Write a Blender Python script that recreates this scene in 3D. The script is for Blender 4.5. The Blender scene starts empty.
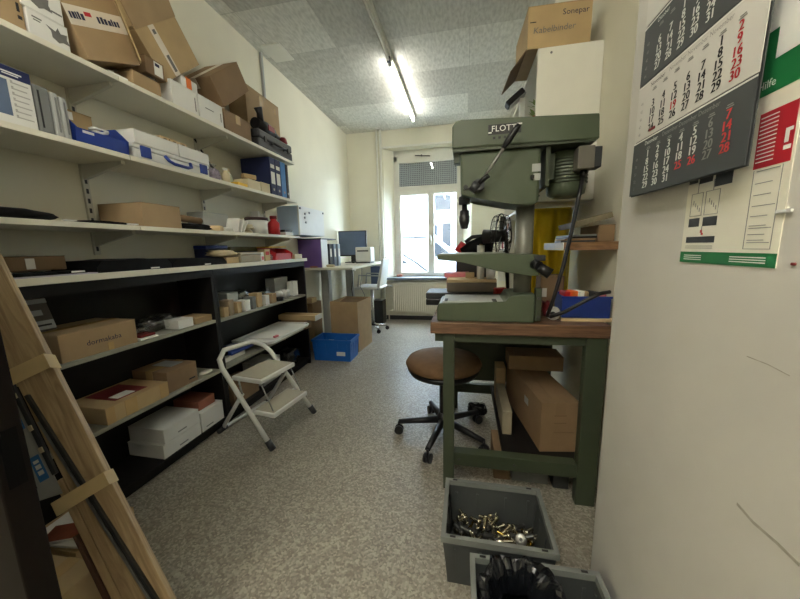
import bpy, bmesh, math, random
from mathutils import Matrix, Vector, Euler, noise

S = bpy.context.scene
COL = S.collection
R = math.radians

# ------------------------------------------------------------------ camera
cd = bpy.data.cameras.new('camera'); cam = bpy.data.objects.new('camera', cd); COL.objects.link(cam)
cd.sensor_fit = 'HORIZONTAL'; cd.sensor_width = 36.0; cd.lens = 36.0 * 318 / 800; cd.clip_start = 0.02
right = Vector((0.98001645, 0.19764418, -0.02246205))
up = -Vector((0.00988169, -0.16115602, -0.98687947))
back = -Vector((-0.19867088, 0.96693615, -0.15988861))
mw = Matrix((right, up, back)).transposed().to_4x4(); mw.translation = (0, 0, 1.25)
cam.matrix_world = mw
S.camera = cam

# ------------------------------------------------------------------ world, exposure
wd = bpy.data.worlds.new('sky'); S.world = wd; wd.use_nodes = True
bgn = wd.node_tree.nodes['Background']
bgn.inputs[0].default_value = (0.72, 0.87, 1.0, 1); bgn.inputs[1].default_value = 9.0
S.view_settings.view_transform = 'Standard'; S.view_settings.look = 'None'
S.view_settings.exposure = 2.05; S.view_settings.gamma = 1.0; S.view_settings.use_curve_mapping = False
TUBE_STRENGTH = 34.0
TUBE_COLOR = (1.0, 0.975, 0.905, 1)

# ------------------------------------------------------------------ materials
def lin(c):
    c = c / 255.0
    return c / 12.92 if c <= 0.04045 else ((c + 0.055) / 1.055) ** 2.4
def rgb(t): return (lin(t[0]), lin(t[1]), lin(t[2]), 1)

def mat(name, col, rough=0.6, metal=0.0, var=0.10, scale=12.0, bump=0.0, stretch=(1, 1, 1), spec=0.5):
    m = bpy.data.materials.new(name); m.use_nodes = True
    nt = m.node_tree; b = nt.nodes['Principled BSDF']
    b.inputs['Roughness'].default_value = rough; b.inputs['Metallic'].default_value = metal
    b.inputs['Specular IOR Level'].default_value = spec
    tc = nt.nodes.new('ShaderNodeTexCoord'); mp = nt.nodes.new('ShaderNodeMapping')
    mp.inputs['Scale'].default_value = stretch
    nt.links.new(tc.outputs['Object'], mp.inputs['Vector'])
    n = nt.nodes.new('ShaderNodeTexNoise'); n.inputs['Scale'].default_value = scale; n.inputs['Detail'].default_value = 4
    nt.links.new(mp.outputs[0], n.inputs['Vector'])
    r = nt.nodes.new('ShaderNodeValToRGB'); c = rgb(col)
    lo = tuple(x * (1 - var) for x in c[:3]) + (1,); hi = tuple(min(1, x * (1 + var)) for x in c[:3]) + (1,)
    r.color_ramp.elements[0].position = 0.3; r.color_ramp.elements[0].color = lo
    r.color_ramp.elements[1].position = 0.7; r.color_ramp.elements[1].color = hi
    nt.links.new(n.outputs['Fac'], r.inputs[0]); nt.links.new(r.outputs[0], b.inputs['Base Color'])
    if bump:
        bp = nt.nodes.new('ShaderNodeBump'); bp.inputs['Strength'].default_value = bump; bp.inputs['Distance'].default_value = 0.01
        nt.links.new(n.outputs['Fac'], bp.inputs['Height']); nt.links.new(bp.outputs[0], b.inputs['Normal'])
    return m

def floor_mat():
    m = mat('speckled_vinyl', (146, 138, 122), 0.38, 0, 0.06, 1.5)
    nt = m.node_tree; b = nt.nodes['Principled BSDF']
    tc = nt.nodes.new('ShaderNodeTexCoord')
    v = nt.nodes.new('ShaderNodeTexVoronoi'); v.inputs['Scale'].default_value = 120
    nt.links.new(tc.outputs['Object'], v.inputs['Vector'])
    sep = nt.nodes.new('ShaderNodeSeparateColor'); nt.links.new(v.outputs['Color'], sep.inputs[0])
    r = nt.nodes.new('ShaderNodeValToRGB'); e = r.color_ramp.elements
    e[0].position = 0.0; e[0].color = rgb((134, 127, 114)); e[1].position = 1.0; e[1].color = rgb((190, 183, 166))
    a = e.new(0.5); a.color = rgb((158, 151, 137))
    nt.links.new(sep.outputs[0], r.inputs[0])
    n = nt.nodes.new('ShaderNodeTexNoise'); n.inputs['Scale'].default_value = 2.0
    nt.links.new(tc.outputs['Object'], n.inputs['Vector'])
    mx = nt.nodes.new('ShaderNodeMix'); mx.data_type = 'RGBA'; mx.blend_type = 'MULTIPLY'; mx.inputs['Factor'].default_value = 0.3
    nt.links.new(r.outputs[0], mx.inputs['A']); nt.links.new(n.outputs['Fac'], mx.inputs['B'])
    nt.links.new(mx.outputs['Result'], b.inputs['Base Color'])
    return m

def ceiling_mat():
    m = bpy.data.materials.new('mineral_tiles'); m.use_nodes = True
    nt = m.node_tree; b = nt.nodes['Principled BSDF']; b.inputs['Roughness'].default_value = 0.9
    tc = nt.nodes.new('ShaderNodeTexCoord')
    mp = nt.nodes.new('ShaderNodeMapping'); mp.inputs['Rotation'].default_value = (0, 0, 0)
    nt.links.new(tc.outputs['Object'], mp.inputs['Vector'])
    br = nt.nodes.new('ShaderNodeTexBrick'); br.offset = 0.0; br.squash = 1.0
    br.inputs['Scale'].default_value = 1.0; br.inputs['Brick Width'].default_value = 0.62; br.inputs['Row Height'].default_value = 0.62
    br.inputs['Mortar Size'].default_value = 0.0035; br.inputs['Bias'].default_value = 0.0
    br.inputs['Color1'].default_value = rgb((196, 194, 184)); br.inputs['Color2'].default_value = rgb((228, 226, 216))
    br.inputs['Mortar'].default_value = rgb((196, 194, 184))
    nt.links.new(mp.outputs[0], br.inputs['Vector'])
    n = nt.nodes.new('ShaderNodeTexNoise'); n.inputs['Scale'].default_value = 28; n.inputs['Detail'].default_value = 5
    mp2 = nt.nodes.new('ShaderNodeMapping'); mp2.inputs['Scale'].default_value = (1.6, 0.5, 1)
    nt.links.new(tc.outputs['Object'], mp2.inputs['Vector']); nt.links.new(mp2.outputs[0], n.inputs['Vector'])
    r = nt.nodes.new('ShaderNodeValToRGB'); r.color_ramp.elements[0].position = 0.35; r.color_ramp.elements[0].color = (0.72, 0.72, 0.70, 1)
    r.color_ramp.elements[1].position = 0.62; r.color_ramp.elements[1].color = (1, 1, 1, 1)
    nt.links.new(n.outputs['Fac'], r.inputs[0])
    mx = nt.nodes.new('ShaderNodeMix'); mx.data_type = 'RGBA'; mx.blend_type = 'MULTIPLY'; mx.inputs['Factor'].default_value = 0.8
    nt.links.new(br.outputs['Color'], mx.inputs['A']); nt.links.new(r.outputs[0], mx.inputs['B'])
    nt.links.new(mx.outputs['Result'], b.inputs['Base Color'])
    bp = nt.nodes.new('ShaderNodeBump'); bp.inputs['Strength'].default_value = 0.4; bp.inputs['Distance'].default_value = 0.01
    nt.links.new(n.outputs['Fac'], bp.inputs['Height']); nt.links.new(bp.outputs[0], b.inputs['Normal'])
    return m

def wood_mat(name, c1, c2, rough=0.5, scale=5.0, stretch=(1, 1, 1), dist=4.0):
    m = bpy.data.materials.new(name); m.use_nodes = True
    nt = m.node_tree; b = nt.nodes['Principled BSDF']; b.inputs['Roughness'].default_value = rough
    tc = nt.nodes.new('ShaderNodeTexCoord'); mp = nt.nodes.new('ShaderNodeMapping'); mp.inputs['Scale'].default_value = stretch
    nt.links.new(tc.outputs['Object'], mp.inputs['Vector'])
    w = nt.nodes.new('ShaderNodeTexNoise'); w.inputs['Scale'].default_value = scale; w.inputs['Distortion'].default_value = dist * 0.3; w.inputs['Detail'].default_value = 6
    nt.links.new(mp.outputs[0], w.inputs['Vector'])
    r = nt.nodes.new('ShaderNodeValToRGB'); r.color_ramp.elements[0].color = rgb(c1); r.color_ramp.elements[1].color = rgb(c2)
    r.color_ramp.elements[0].position = 0.35; r.color_ramp.elements[1].position = 0.65
    nt.links.new(w.outputs['Fac'], r.inputs[0]); nt.links.new(r.outputs[0], b.inputs['Base Color'])
    return m

def glass_mat(name, tint=(0.95, 0.98, 1.0), gloss=0.08, rough=0.0):
    m = bpy.data.materials.new(name); m.use_nodes = True
    nt = m.node_tree
    for n in list(nt.nodes): nt.nodes.remove(n)
    o = nt.nodes.new('ShaderNodeOutputMaterial'); t = nt.nodes.new('ShaderNodeBsdfTransparent'); g = nt.nodes.new('ShaderNodeBsdfGlossy')
    t.inputs[0].default_value = tint + (1,); g.inputs['Roughness'].default_value = rough
    mx = nt.nodes.new('ShaderNodeMixShader'); mx.inputs[0].default_value = gloss
    nt.links.new(t.outputs[0], mx.inputs[1]); nt.links.new(g.outputs[0], mx.inputs[2]); nt.links.new(mx.outputs[0], o.inputs[0])
    return m

def emit_mat(name, col, s):
    m = bpy.data.materials.new(name); m.use_nodes = True
    b = m.node_tree.nodes['Principled BSDF']
    b.inputs['Base Color'].default_value = (0.8, 0.8, 0.8, 1)
    b.inputs['Emission Color'].default_value = col; b.inputs['Emission Strength'].default_value = s
    return m

WALL = mat('cream_plaster', (230, 226, 206), 0.85, 0, 0.025, 3, 0.05)
WALLR = mat('rough_cream_plaster', (200, 197, 189), 0.85, 0, 0.03, 5, 0.12)
FLOOR = floor_mat(); CEIL = ceiling_mat()
WHITEPAINT = mat('white_gloss_paint', (228, 226, 214), 0.4, 0, 0.02)
SHELFW = mat('cream_melamine', (222, 218, 200), 0.45, 0, 0.02, 6)
STEELW = mat('cream_powder_coat', (205, 202, 186), 0.45, 0, 0.02)
DARKCAB = mat('black_brown_laminate', (22, 20, 19), 0.55, 0, 0.1, 8, spec=.3)
GREYSHELF = mat('grey_shelf_laminate', (150, 148, 134), 0.5, 0, 0.04)
KRAFT = mat('kraft_cardboard', (166, 140, 104), 0.8, 0, 0.07, 9, 0.03)
KRAFTD = mat('dark_kraft_cardboard', (136, 110, 80), 0.8, 0, 0.08, 9, 0.03)
KRAFTL = mat('light_kraft_cardboard', (182, 156, 114), 0.8, 0, 0.06, 9, 0.03)
CARDIN = mat('cardboard_inside', (120, 95, 66), 0.85, 0, 0.08)
TAPE = mat('clear_brown_tape', (190, 160, 112), 0.25, 0, 0.05)
TAPEW = mat('white_printed_tape', (222, 212, 196), 0.4, 0, 0.04)
MASK = mat('paper_masking_tape', (212, 188, 138), 0.55, 0, 0.05, 20)
WHITEC = mat('white_carton', (224, 223, 216), 0.6, 0, 0.02)
WHITEP = mat('white_plastic', (220, 220, 214), 0.4, 0, 0.02)
PAPER = mat('white_paper', (232, 230, 222), 0.8, 0, 0.02)
GREYPL = mat('grey_plastic', (120, 122, 120), 0.5, 0, 0.04)
GREYLT = mat('light_grey_plastic', (170, 172, 168), 0.5, 0, 0.04)
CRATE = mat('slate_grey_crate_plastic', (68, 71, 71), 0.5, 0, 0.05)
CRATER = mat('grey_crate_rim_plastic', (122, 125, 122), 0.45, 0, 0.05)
BLUEPL = mat('blue_plastic', (32, 58, 138), 0.4, 0, 0.05)
BLUEBR = mat('bright_blue_plastic', (22, 98, 186), 0.4, 0, 0.05)
NAVY = mat('navy_card', (30, 40, 84), 0.5, 0, 0.05)
MIDBLUE = mat('sky_blue_card', (72, 132, 196), 0.5, 0, 0.05)
BLACK = mat('black_plastic', (22, 22, 23), 0.4, 0, 0.15)
BLACKF = mat('black_fabric', (9, 9, 11), 0.8, 0, 0.25, 30, 0.1, spec=.2)
BLACKFILM = mat('black_film', (20, 22, 26), 0.22, 0, 0.3, 20)
DGREY = mat('charcoal_plastic', (52, 54, 56), 0.45, 0, 0.1)
INK = mat('black_ink', (30, 30, 34), 0.7, 0, 0.02)
INKB = mat('dark_blue_ink', (38, 40, 70), 0.7, 0, 0.02)
INKR = mat('red_ink', (196, 44, 52), 0.7, 0, 0.02)
INKRL = mat('light_red_ink', (226, 72, 72), 0.7, 0, 0.02)
INKG = mat('grey_ink', (140, 140, 136), 0.7, 0, 0.02)
INKW = mat('white_ink', (232, 232, 226), 0.7, 0, 0.02)
CALDARK = mat('dark_grey_calendar_paper', (68, 71, 72), 0.6, 0, 0.03)
CALLITE = mat('pale_grey_calendar_paper', (206, 203, 196), 0.6, 0, 0.02)
POSTER = mat('poster_paper', (226, 222, 206), 0.5, 0, 0.01)
POSTG = mat('poster_green', (28, 112, 62), 0.5, 0, 0.03)
POSTR = mat('poster_red', (176, 34, 48), 0.5, 0, 0.03)
GREEN = mat('machine_green_paint', (76, 86, 66), 0.42, 0, 0.05, 10)
GREEND = mat('bench_green_paint', (62, 70, 52), 0.5, 0, 0.08, 10)
STEEL = mat('worn_steel', (160, 160, 154), 0.35, 0.8, 0.12, 20)
STEELD = mat('dark_steel', (86, 86, 84), 0.45, 0.8, 0.15, 20)
CHROME = mat('bright_chrome', (200, 200, 200), 0.15, 1.0, 0.03)
BRASS = mat('brass', (206, 178, 96), 0.25, 1.0, 0.06)
NICKEL = mat('nickel_plate', (206, 199, 180), 0.22, 1.0, 0.06)
BENCH = wood_mat('oiled_bench_wood', (82, 58, 42), (122, 90, 66), 0.45, 9, (0.6, 3, 8))
PLANK = wood_mat('pale_grained_board', (160, 134, 98), (196, 170, 130), 0.5, 6, (7, 7, 0.55), 7)
SHELFWOOD = wood_mat('brown_chipboard', (120, 88, 58), (150, 114, 78), 0.6, 12, (1, 4, 4))
DOORB = mat('dark_brown_door', (20, 14, 11), 0.6, 0, 0.08, 4, spec=.15)
SEATBR = mat('brown_upholstery', (112, 84, 56), 0.8, 0, 0.12, 25, 0.08)
RED = mat('red_plastic', (186, 34, 36), 0.45, 0, 0.06)
DARKRED = mat('dark_red_plastic', (120, 26, 30), 0.5, 0, 0.1)
YELLOW = mat('yellow_vinyl', (238, 206, 30), 0.5, 0, 0.08, 6)
YELLOWB = mat('yellow_plastic', (222, 176, 40), 0.5, 0, 0.06)
ORANGE = mat('orange_card', (226, 116, 44), 0.6, 0, 0.04)
PINK = mat('pink_plastic', (214, 116, 124), 0.5, 0, 0.05)
PURPLE = mat('purple_board', (112, 84, 152), 0.5, 0, 0.04)
DAYBLUE = mat('daylight_tinted_metal', (178, 202, 230), 0.4, 0, 0.03)  # blue cast of the daylight put into the cabinet body colour
SCREEN = mat('dark_screen_glass', (96, 112, 138), 0.12, 0, 0.05)
BEIGE = mat('beige_plastic', (206, 192, 156), 0.55, 0, 0.06)
CREAMW = mat('pale_wood', (212, 186, 144), 0.6, 0, 0.06, 10, 0, (1, 8, 1))
OLIVE = mat('olive_card', (122, 112, 56), 0.6, 0, 0.08)
PALEGREEN = mat('leaf_green', (126, 150, 86), 0.6, 0, 0.1)
RADW = mat('radiator_enamel', (226, 220, 202), 0.35, 0, 0.02)
SILLG = mat('grey_stone_sill', (116, 122, 130), 0.4, 0, 0.08, 20)
CLEAR = glass_mat('window_glass', (0.96, 0.98, 1.0), 0.07)
FILM = glass_mat('clear_film', (0.86, 0.88, 0.88), 0.22, 0.12)
TUBE = emit_mat('lit_tube', TUBE_COLOR, TUBE_STRENGTH)
TUBEDIM = emit_mat('dimmed_lit_tube', TUBE_COLOR, TUBE_STRENGTH * .33)  # emission turned down to keep the glow on the ceiling small
TUBEOFF = mat('unlit_tube_glass', (196, 192, 176), 0.2, 0, 0.02)
ASPH = mat('street_asphalt', (120, 120, 122), 0.9, 0, 0.1, 20)
FACADE = mat('white_facade', (150, 152, 154), 0.9, 0, 0.02)
FACBLUE = mat('grey_blue_window', (40, 42, 45), 0.6, 0, 0.05, spec=.1)
CARW = mat('white_car_paint', (150, 153, 158), 0.5, 0, 0.01)
CARGL = mat('tinted_car_glass', (38, 41, 44), 0.6, 0, 0.05, spec=.1)
MOTIF = mat('grey_print', (112, 110, 106), 0.7, 0, 0.1)
LABELG = mat('faint_grey_print', (176, 174, 166), 0.7, 0, 0.05)
REDBROWN = mat('red_brown_print', (126, 66, 44), 0.35, 0, 0.35, 12)
GALV = mat('galvanised_plate', (164, 164, 158), 0.5, 0.1, 0.06, 6)
STICKB = mat('blue_sticker', (58, 116, 176), 0.4, 0, 0.08)
TERRA = mat('dusty_red_card', (150, 92, 70), 0.7, 0, 0.1)

# ------------------------------------------------------------------ builder
WM = {}
_glyph = {}
def text_mesh(s):
    if s in _glyph: return _glyph[s]
    cu = bpy.data.curves.new('t', 'FONT'); cu.body = s; cu.size = 1.0; cu.resolution_u = 2
    ob = bpy.data.objects.new('t', cu); COL.objects.link(ob)
    dg = bpy.context.evaluated_depsgraph_get()
    me = bpy.data.meshes.new_from_object(ob.evaluated_get(dg))
    vs = [v.co.copy() for v in me.vertices]; fs = [tuple(p.vertices) for p in me.polygons]
    bpy.data.objects.remove(ob); bpy.data.curves.remove(cu); bpy.data.meshes.remove(me)
    _glyph[s] = (vs, fs); return _glyph[s]

class P:
    def __init__(s, M=None): s.bm = bmesh.new(); s.M = M or Matrix()
    def _mesh(s, vs, fs, mi=0, smooth=False):
        bv = [s.bm.verts.new(s.M @ Vector(v)) for v in vs]; out = []
        for f in fs:
            try: fc = s.bm.faces.new([bv[i] for i in f])
            except ValueError: continue
            fc.material_index = mi; fc.smooth = smooth; out.append(fc)
        return bv, out
    def box(s, x0, x1, y0, y1, z0, z1, mi=0, bev=0.0):
        vs = [(x, y, z) for x in (x0, x1) for y in (y0, y1) for z in (z0, z1)]
        fs = [(0, 1, 3, 2), (4, 6, 7, 5), (0, 4, 5, 1), (2, 3, 7, 6), (0, 2, 6, 4), (1, 5, 7, 3)]
        bv, fc = s._mesh(vs, fs, mi)
        if bev:
            es = list({e for f in fc for e in f.edges})
            bmesh.ops.bevel(s.bm, geom=es, offset=bev, segments=2, affect='EDGES', profile=0.5)
        return s
    def obox(s, c, size, rot=(0, 0, 0), mi=0, bev=0.0):
        old = s.M; s.M = old @ Matrix.Translation(c) @ Euler(rot).to_matrix().to_4x4()
        a, b, d = (q / 2 for q in size); s.box(-a, a, -b, b, -d, d, mi, bev); s.M = old; return s
    def prism(s, pts, axis, lo, hi, mi=0, bev=0.0):
        def v(p, h):
            return {'x': (h, p[0], p[1]), 'y': (p[0], h, p[1]), 'z': (p[0], p[1], h)}[axis]
        n = len(pts)
        vs = [v(p, lo) for p in pts] + [v(p, hi) for p in pts]
        fs = [tuple(range(n))[::-1], tuple(range(n, 2 * n))] + [(i, (i + 1) % n, n + (i + 1) % n, n + i) for i in range(n)]
        bv, fc = s._mesh(vs, fs, mi)
        if bev:
            es = list({e for f in fc for e in f.edges})
            bmesh.ops.bevel(s.bm, geom=es, offset=bev, segments=2, affect='EDGES', profile=0.5)
        return s
    def quad(s, pts, t, mi=0):
        """thin sheet through 3+ planar points, thickness t along the normal"""
        pts = [Vector(p) for p in pts]; n = (pts[1] - pts[0]).cross(pts[2] - pts[0]).normalized() * t
        k = len(pts); vs = pts + [p + n for p in pts]
        fs = [tuple(range(k))[::-1], tuple(range(k, 2 * k))] + [(i, (i + 1) % k, k + (i + 1) % k, k + i) for i in range(k)]
        s._mesh(vs, fs, mi); return s
    def cyl(s, p0, p1, r0, r1=None, n=18, mi=0):
        r1 = r0 if r1 is None else r1
        return s.tube([p0, p1], [r0, r1], n, mi)
    def tube(s, pts, r, n=10, mi=0, closed=False):
        pts = [Vector(p) for p in pts]; k = len(pts)
        rs = r if isinstance(r, (list, tuple)) else [r] * k
        rings = []; prev = None
        for i, p in enumerate(pts):
            a = pts[i - 1] if (i > 0 or closed) else p; b = pts[(i + 1) % k] if (i < k - 1 or closed) else p
            t = (b - a).normalized()
            if prev is None:
                h = Vector((0, 0, 1)) if abs(t.z) < 0.9 else Vector((1, 0, 0)); u = t.cross(h).normalized()
            else:
                u = (prev - t * prev.dot(t)).normalized()
            prev = u; w = t.cross(u)
            rings.append([p + (u * math.cos(2 * math.pi * j / n) + w * math.sin(2 * math.pi * j / n)) * rs[i] for j in range(n)])
        vs = [v for rg in rings for v in rg]; fs = []
        for i in range(k if closed else k - 1):
            for j in range(n):
                a = i * n + j; b = i * n + (j + 1) % n; c = ((i + 1) % k) * n + (j + 1) % n; d = ((i + 1) % k) * n + j
                fs.append((a, b, c, d))
        bv, fc = s._mesh(vs, fs, mi, True)
        if not closed:
            for ring in (bv[:n][::-1], bv[-n:]):
                try: f = s.bm.faces.new(ring); f.material_index = mi
                except ValueError: pass
        return s
    def lathe(s, prof, base, axis=(0, 0, 1), n=24, mi=0):
        q = Vector((0, 0, 1)).rotation_difference(Vector(axis)).to_matrix().to_4x4()
        T = Matrix.Translation(base) @ q; vs = []; fs = []
        for r, z in prof:
            for j in range(n):
                a = 2 * math.pi * j / n; vs.append(T @ Vector((max(r, 1e-4) * math.cos(a), max(r, 1e-4) * math.sin(a), z)))
        for i in range(len(prof) - 1):
            for j in range(n):
                fs.append((i * n + j, i * n + (j + 1) % n, (i + 1) * n + (j + 1) % n, (i + 1) * n + j))
        fs.append(tuple(range(n))[::-1]); fs.append(tuple(range((len(prof) - 1) * n, len(prof) * n)))
        bv, fc = s._mesh(vs, fs, mi, False)
        for f in fc[:-2]: f.smooth = n > 12 and len(prof) > 0
        return s
    def blob(s, c, size, seed=0, amp=0.15, freq=3.0, sub=3, mi=0, flat=True, smooth=True):
        b = bmesh.new(); bmesh.ops.create_icosphere(b, subdivisions=sub, radius=1.0)
        vs = []
        for v in b.verts:
            d = v.co.normalized()
            k = 1 + amp * noise.noise(d * freq + Vector((seed * 7.3, seed * 3.1, 0))) * 1.6 + amp * 0.6 * noise.noise(d * freq * 2.7 + Vector((seed, 0, 5)))
            # superellipsoid push
            m = max(abs(d.x), abs(d.y), abs(d.z)); q = d * (0.55 + 0.45 / m) * 0.86 * k
            z = q.z
            if flat: z = max(z, -0.86)
            vs.append((c[0] + q.x * size[0] / 2, c[1] + q.y * size[1] / 2, c[2] + z * size[2] / 2))
        b.verts.index_update(); fs = [tuple(v.index for v in f.verts) for f in b.faces]; b.free()
        zmin = min(v[2] for v in vs); vs = [(v[0], v[1], v[2] - zmin + c[2] - size[2] / 2) for v in vs]
        s._mesh(vs, fs, mi, smooth); return s
    def text(s, t, size, pos, rdir, udir, mi=0, thick=0.0, center=False, maxw=None):
        vs, fs = text_mesh(t)
        if not vs: return s
        r = Vector(rdir).normalized(); u = Vector(udir).normalized(); pos = Vector(pos)
        x0 = min(v.x for v in vs); x1 = max(v.x for v in vs); sx = 1.0
        if maxw: sx = min(1.0, maxw / max(1e-6, (x1 - x0) * size)) if maxw > 0 else 1.0
        off = -(x0 + x1) / 2 if center else -x0
        s._mesh([pos + r * (v.x + off) * size * sx + u * v.y * size for v in vs], fs, mi); return s
    def done(s, name, mats, parent=None, kind=None, label=None):
        if not isinstance(mats, (list, tuple)): mats = [mats]
        bmesh.ops.recalc_face_normals(s.bm, faces=[f for f in s.bm.faces])
        pm = WM[parent.name] if parent else Matrix(); inv = pm.inverted()
        xs = [v.co for v in s.bm.verts]
        if parent is None:
            o = Vector(((min(v.x for v in xs) + max(v.x for v in xs)) / 2, (min(v.y for v in xs) + max(v.y for v in xs)) / 2, min(v.z for v in xs)))
        else:
            o = inv @ (sum(xs, Vector()) / len(xs))
        T = Matrix.Translation(-o) @ inv
        me = bpy.data.meshes.new(name); bmesh.ops.transform(s.bm, matrix=T, verts=s.bm.verts); s.bm.to_mesh(me); s.bm.free()
        for m in mats: me.materials.append(m)
        ob = bpy.data.objects.new(name, me); COL.objects.link(ob)
        if parent: ob.parent = parent
        ob.location = o; WM[ob.name] = pm @ Matrix.Translation(o)
        if kind: ob['kind'] = kind
        if label: ob['label'] = label
        return ob

def tag(o, label, cat, group=None):
    o['label'] = label; o['category'] = cat
    if group: o['group'] = group
    return o
def thing(name, label, cat, loc, group=None):
    o = bpy.data.objects.new(name, None); COL.objects.link(o); o.empty_display_size = 0.05
    o.location = loc; WM[o.name] = Matrix.Translation(loc); return tag(o, label, cat, group)
def struct(p, name, m, parent=None): return p.done(name, m, parent, kind=None if parent else 'structure')
def rotx(piv, a): return Matrix.Translation(piv) @ Matrix.Rotation(R(a), 4, 'X') @ Matrix.Translation(-Vector(piv))
def rotz(piv, a): return Matrix.Translation(piv) @ Matrix.Rotation(R(a), 4, 'Z') @ Matrix.Translation(-Vector(piv))
def roty(piv, a): return Matrix.Translation(piv) @ Matrix.Rotation(R(a), 4, 'Y') @ Matrix.Translation(-Vector(piv))

def bbt(M, x0, x1, y0, y1, z0):
    v = [M @ Vector((x, y, z0)) for x in (x0, x1) for y in (y0, y1)]
    return Vector(((x0 + x1) / 2, (y0 + y1) / 2, min(q.z for q in v)))

def carton(label, x0, x1, y0, y1, z0, z1, m=None, M=None, name='cardboard_box', cat='box', group=None, tape='y', tm=None, lab=None, lettering=None, lid=False):
    """closed carton: body, two top flaps meeting at a seam, tape strip, optional printed label patch and lettering on the +X face"""
    m = m or KRAFT; M = M or Matrix()
    t = thing(name, label, cat, bbt(M, x0, x1, y0, y1, z0), group)
    e = 0.0015; b = min(0.003, (z1 - z0) * 0.08)
    P(M).box(x0, x1, y0, y1, z0, z1 - 0.003, bev=b).done('body', m, t)
    xm = (x0 + x1) / 2; ym = (y0 + y1) / 2
    if lid:
        h = (z1 - z0) * 0.35
        P(M).box(x0 - 0.002, x1 + 0.002, y0 - 0.002, y1 + 0.002, z1 - h, z1, bev=b).done('lid', m, t)
    elif tape == 'y':
        P(M).box(x0, xm - 0.0008, y0, y1, z1 - 0.003, z1).done('flap', m, t); P(M).box(xm + 0.0008, x1, y0, y1, z1 - 0.003, z1).done('flap', m, t)
        w = min(0.024, (x1 - x0) * 0.16)
        P(M).box(xm - w, xm + w, y0 - e, y1 + e, z1, z1 + e).box(xm - w, xm + w, y0 - e, y0, z1 - min(0.06, (z1 - z0) * .5), z1).box(xm - w, xm + w, y1, y1 + e, z1 - min(0.06, (z1 - z0) * .5), z1).done('tape', tm or TAPE, t)
    elif tape == 'x':
        P(M).box(x0, x1, y0, ym - 0.0008, z1 - 0.003, z1).done('flap', m, t); P(M).box(x0, x1, ym + 0.0008, y1, z1 - 0.003, z1).done('flap', m, t)
        w = min(0.024, (y1 - y0) * 0.16)
        P(M).box(x0 - e, x1 + e, ym - w, ym + w, z1, z1 + e).box(x1, x1 + e, ym - w, ym + w, z1 - min(0.06, (z1 - z0) * .5), z1).done('tape', tm or TAPE, t)
    else:
        P(M).box(x0, x1, y0, y1, z1 - 0.003, z1).done('flap', m, t)
    if lab:   # (y0,y1,z0,z1,material)
        P(M).box(x1, x1 + e, lab[0], lab[1], lab[2], lab[3]).done('label', lab[4], t)
    if lettering:  # (text,size,y,z,material)
        P(M).text(lettering[0], lettering[1], (x1 + 0.0012, lettering[2], lettering[3]), (0, 1, 0), (0, 0, 1), center=True).done('lettering', lettering[4], t)
    return t

# ================================================================== SETTING
XW, XR, XP, YB, ZC, YF = -1.97, 0.68, 0.46, 5.42, 3.15, -1.7
struct(P().box(XW - .1, XR + .2, YF - .1, YB + .30, -.12, 0), 'floor', FLOOR)
struct(P().box(XW - .1, XR + .2, YF - .1, YB + .30, ZC, ZC + .1), 'ceiling', CEIL)
struct(P().box(XW - .1, XW, YF - .1, YB + .3, 0, ZC), 'wall_left', WALL)
struct(P().box(XR, XR + .2, 1.10, YB + .3, 0, ZC), 'wall_right', WALL)
wr = P().box(XP, XR + .2, YF - .1, 1.10, 0, ZC)
struct(wr, 'wall_near', WALLR)
sc = P()
def streak(pts, w):
    for a, b in zip(pts, pts[1:]):
        sc.quad([(XP - .0004, a[0], a[1] - w), (XP - .0004, b[0], b[1] - w), (XP - .0004, b[0], b[1] + w), (XP - .0004, a[0], a[1] + w)], 0.0003)
streak([(.583, .806), (.55, .801), (.51, .804), (.477, .803)], .0028)
streak([(.608, 1.060), (.57, 1.060), (.535, 1.056)], .0008)
scm = mat('grey_wall_scuff', (160, 156, 144), 0.9, 0, 0.2, 60)
struct(sc, 'trim_scuff', scm)
struct(P().box(XW, XP, YF - .1, YF, 0, ZC), 'wall_front', WALL)
# dark door leaf standing open beside the camera, hung on a short return of wall
struct(P().box(XW, -1.68, .28, .42, 0, ZC), 'wall_return', WALL)
d = struct(P().box(-1.68, -.79, .345, .39, .01, 2.05, bev=.003), 'door_1', DOORB)
P().box(-.791, -.7885, .355, .38, .84, .95).done('latch_plate', mat('dull_black', (8, 8, 8), .8, 0, .05, spec=.1), d)
P().box(-.90, -.885, .335, .345, .70, .95).cyl((-.89, .345, 1.0), (-.89, .29, 1.0), .011).cyl((-.89, .295, 1.0), (-1.0, .295, 1.0), .01).done('door_handle', STEELD, d)
# back wall with the window opening
wx0, wx1, wz0, wz1 = -1.35, .10, .74, 2.87
fx0, fx1 = -1.21, -.05; YFR = 5.60
bw = P().box(XW - .1, wx0, YB, YB + .30, 0, ZC).box(wx1, XR + .2, YB, YB + .30, 0, ZC).box(wx0, wx1, YB, YB + .30, wz1, ZC).box(wx0, wx1, YB, YB + .30, 0, wz0)
bw.prism([(wx0, YB), (fx0, YFR), (wx0, YFR)], 'z', wz0, wz1).prism([(wx1, YB), (wx1, YFR), (fx1, YFR)], 'z', wz0, wz1)
struct(bw, 'wall_back', WALL)
struct(P().box(XW, wx0 - .0, YB - .02, YB, 0, .07).box(wx0, wx1 + .3, YB - .02, YB, 0, .07), 'baseboard_back', DGREY)
struct(P().box(XW, XW + .02, 3.16, YB - .02, 0, .07), 'baseboard_left', DGREY)
struct(P().box(wx0 - .03, wx1 + .03, YB - .10, YFR, wz0 - .035, wz0 + .005, bev=.004), 'trim_sill', SILLG)
struct(P().box(wx0 - .04, wx1 + .04, YB - .015, YB, wz1, wz1 + .03), 'trim_lintel', WHITEPAINT)

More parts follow.
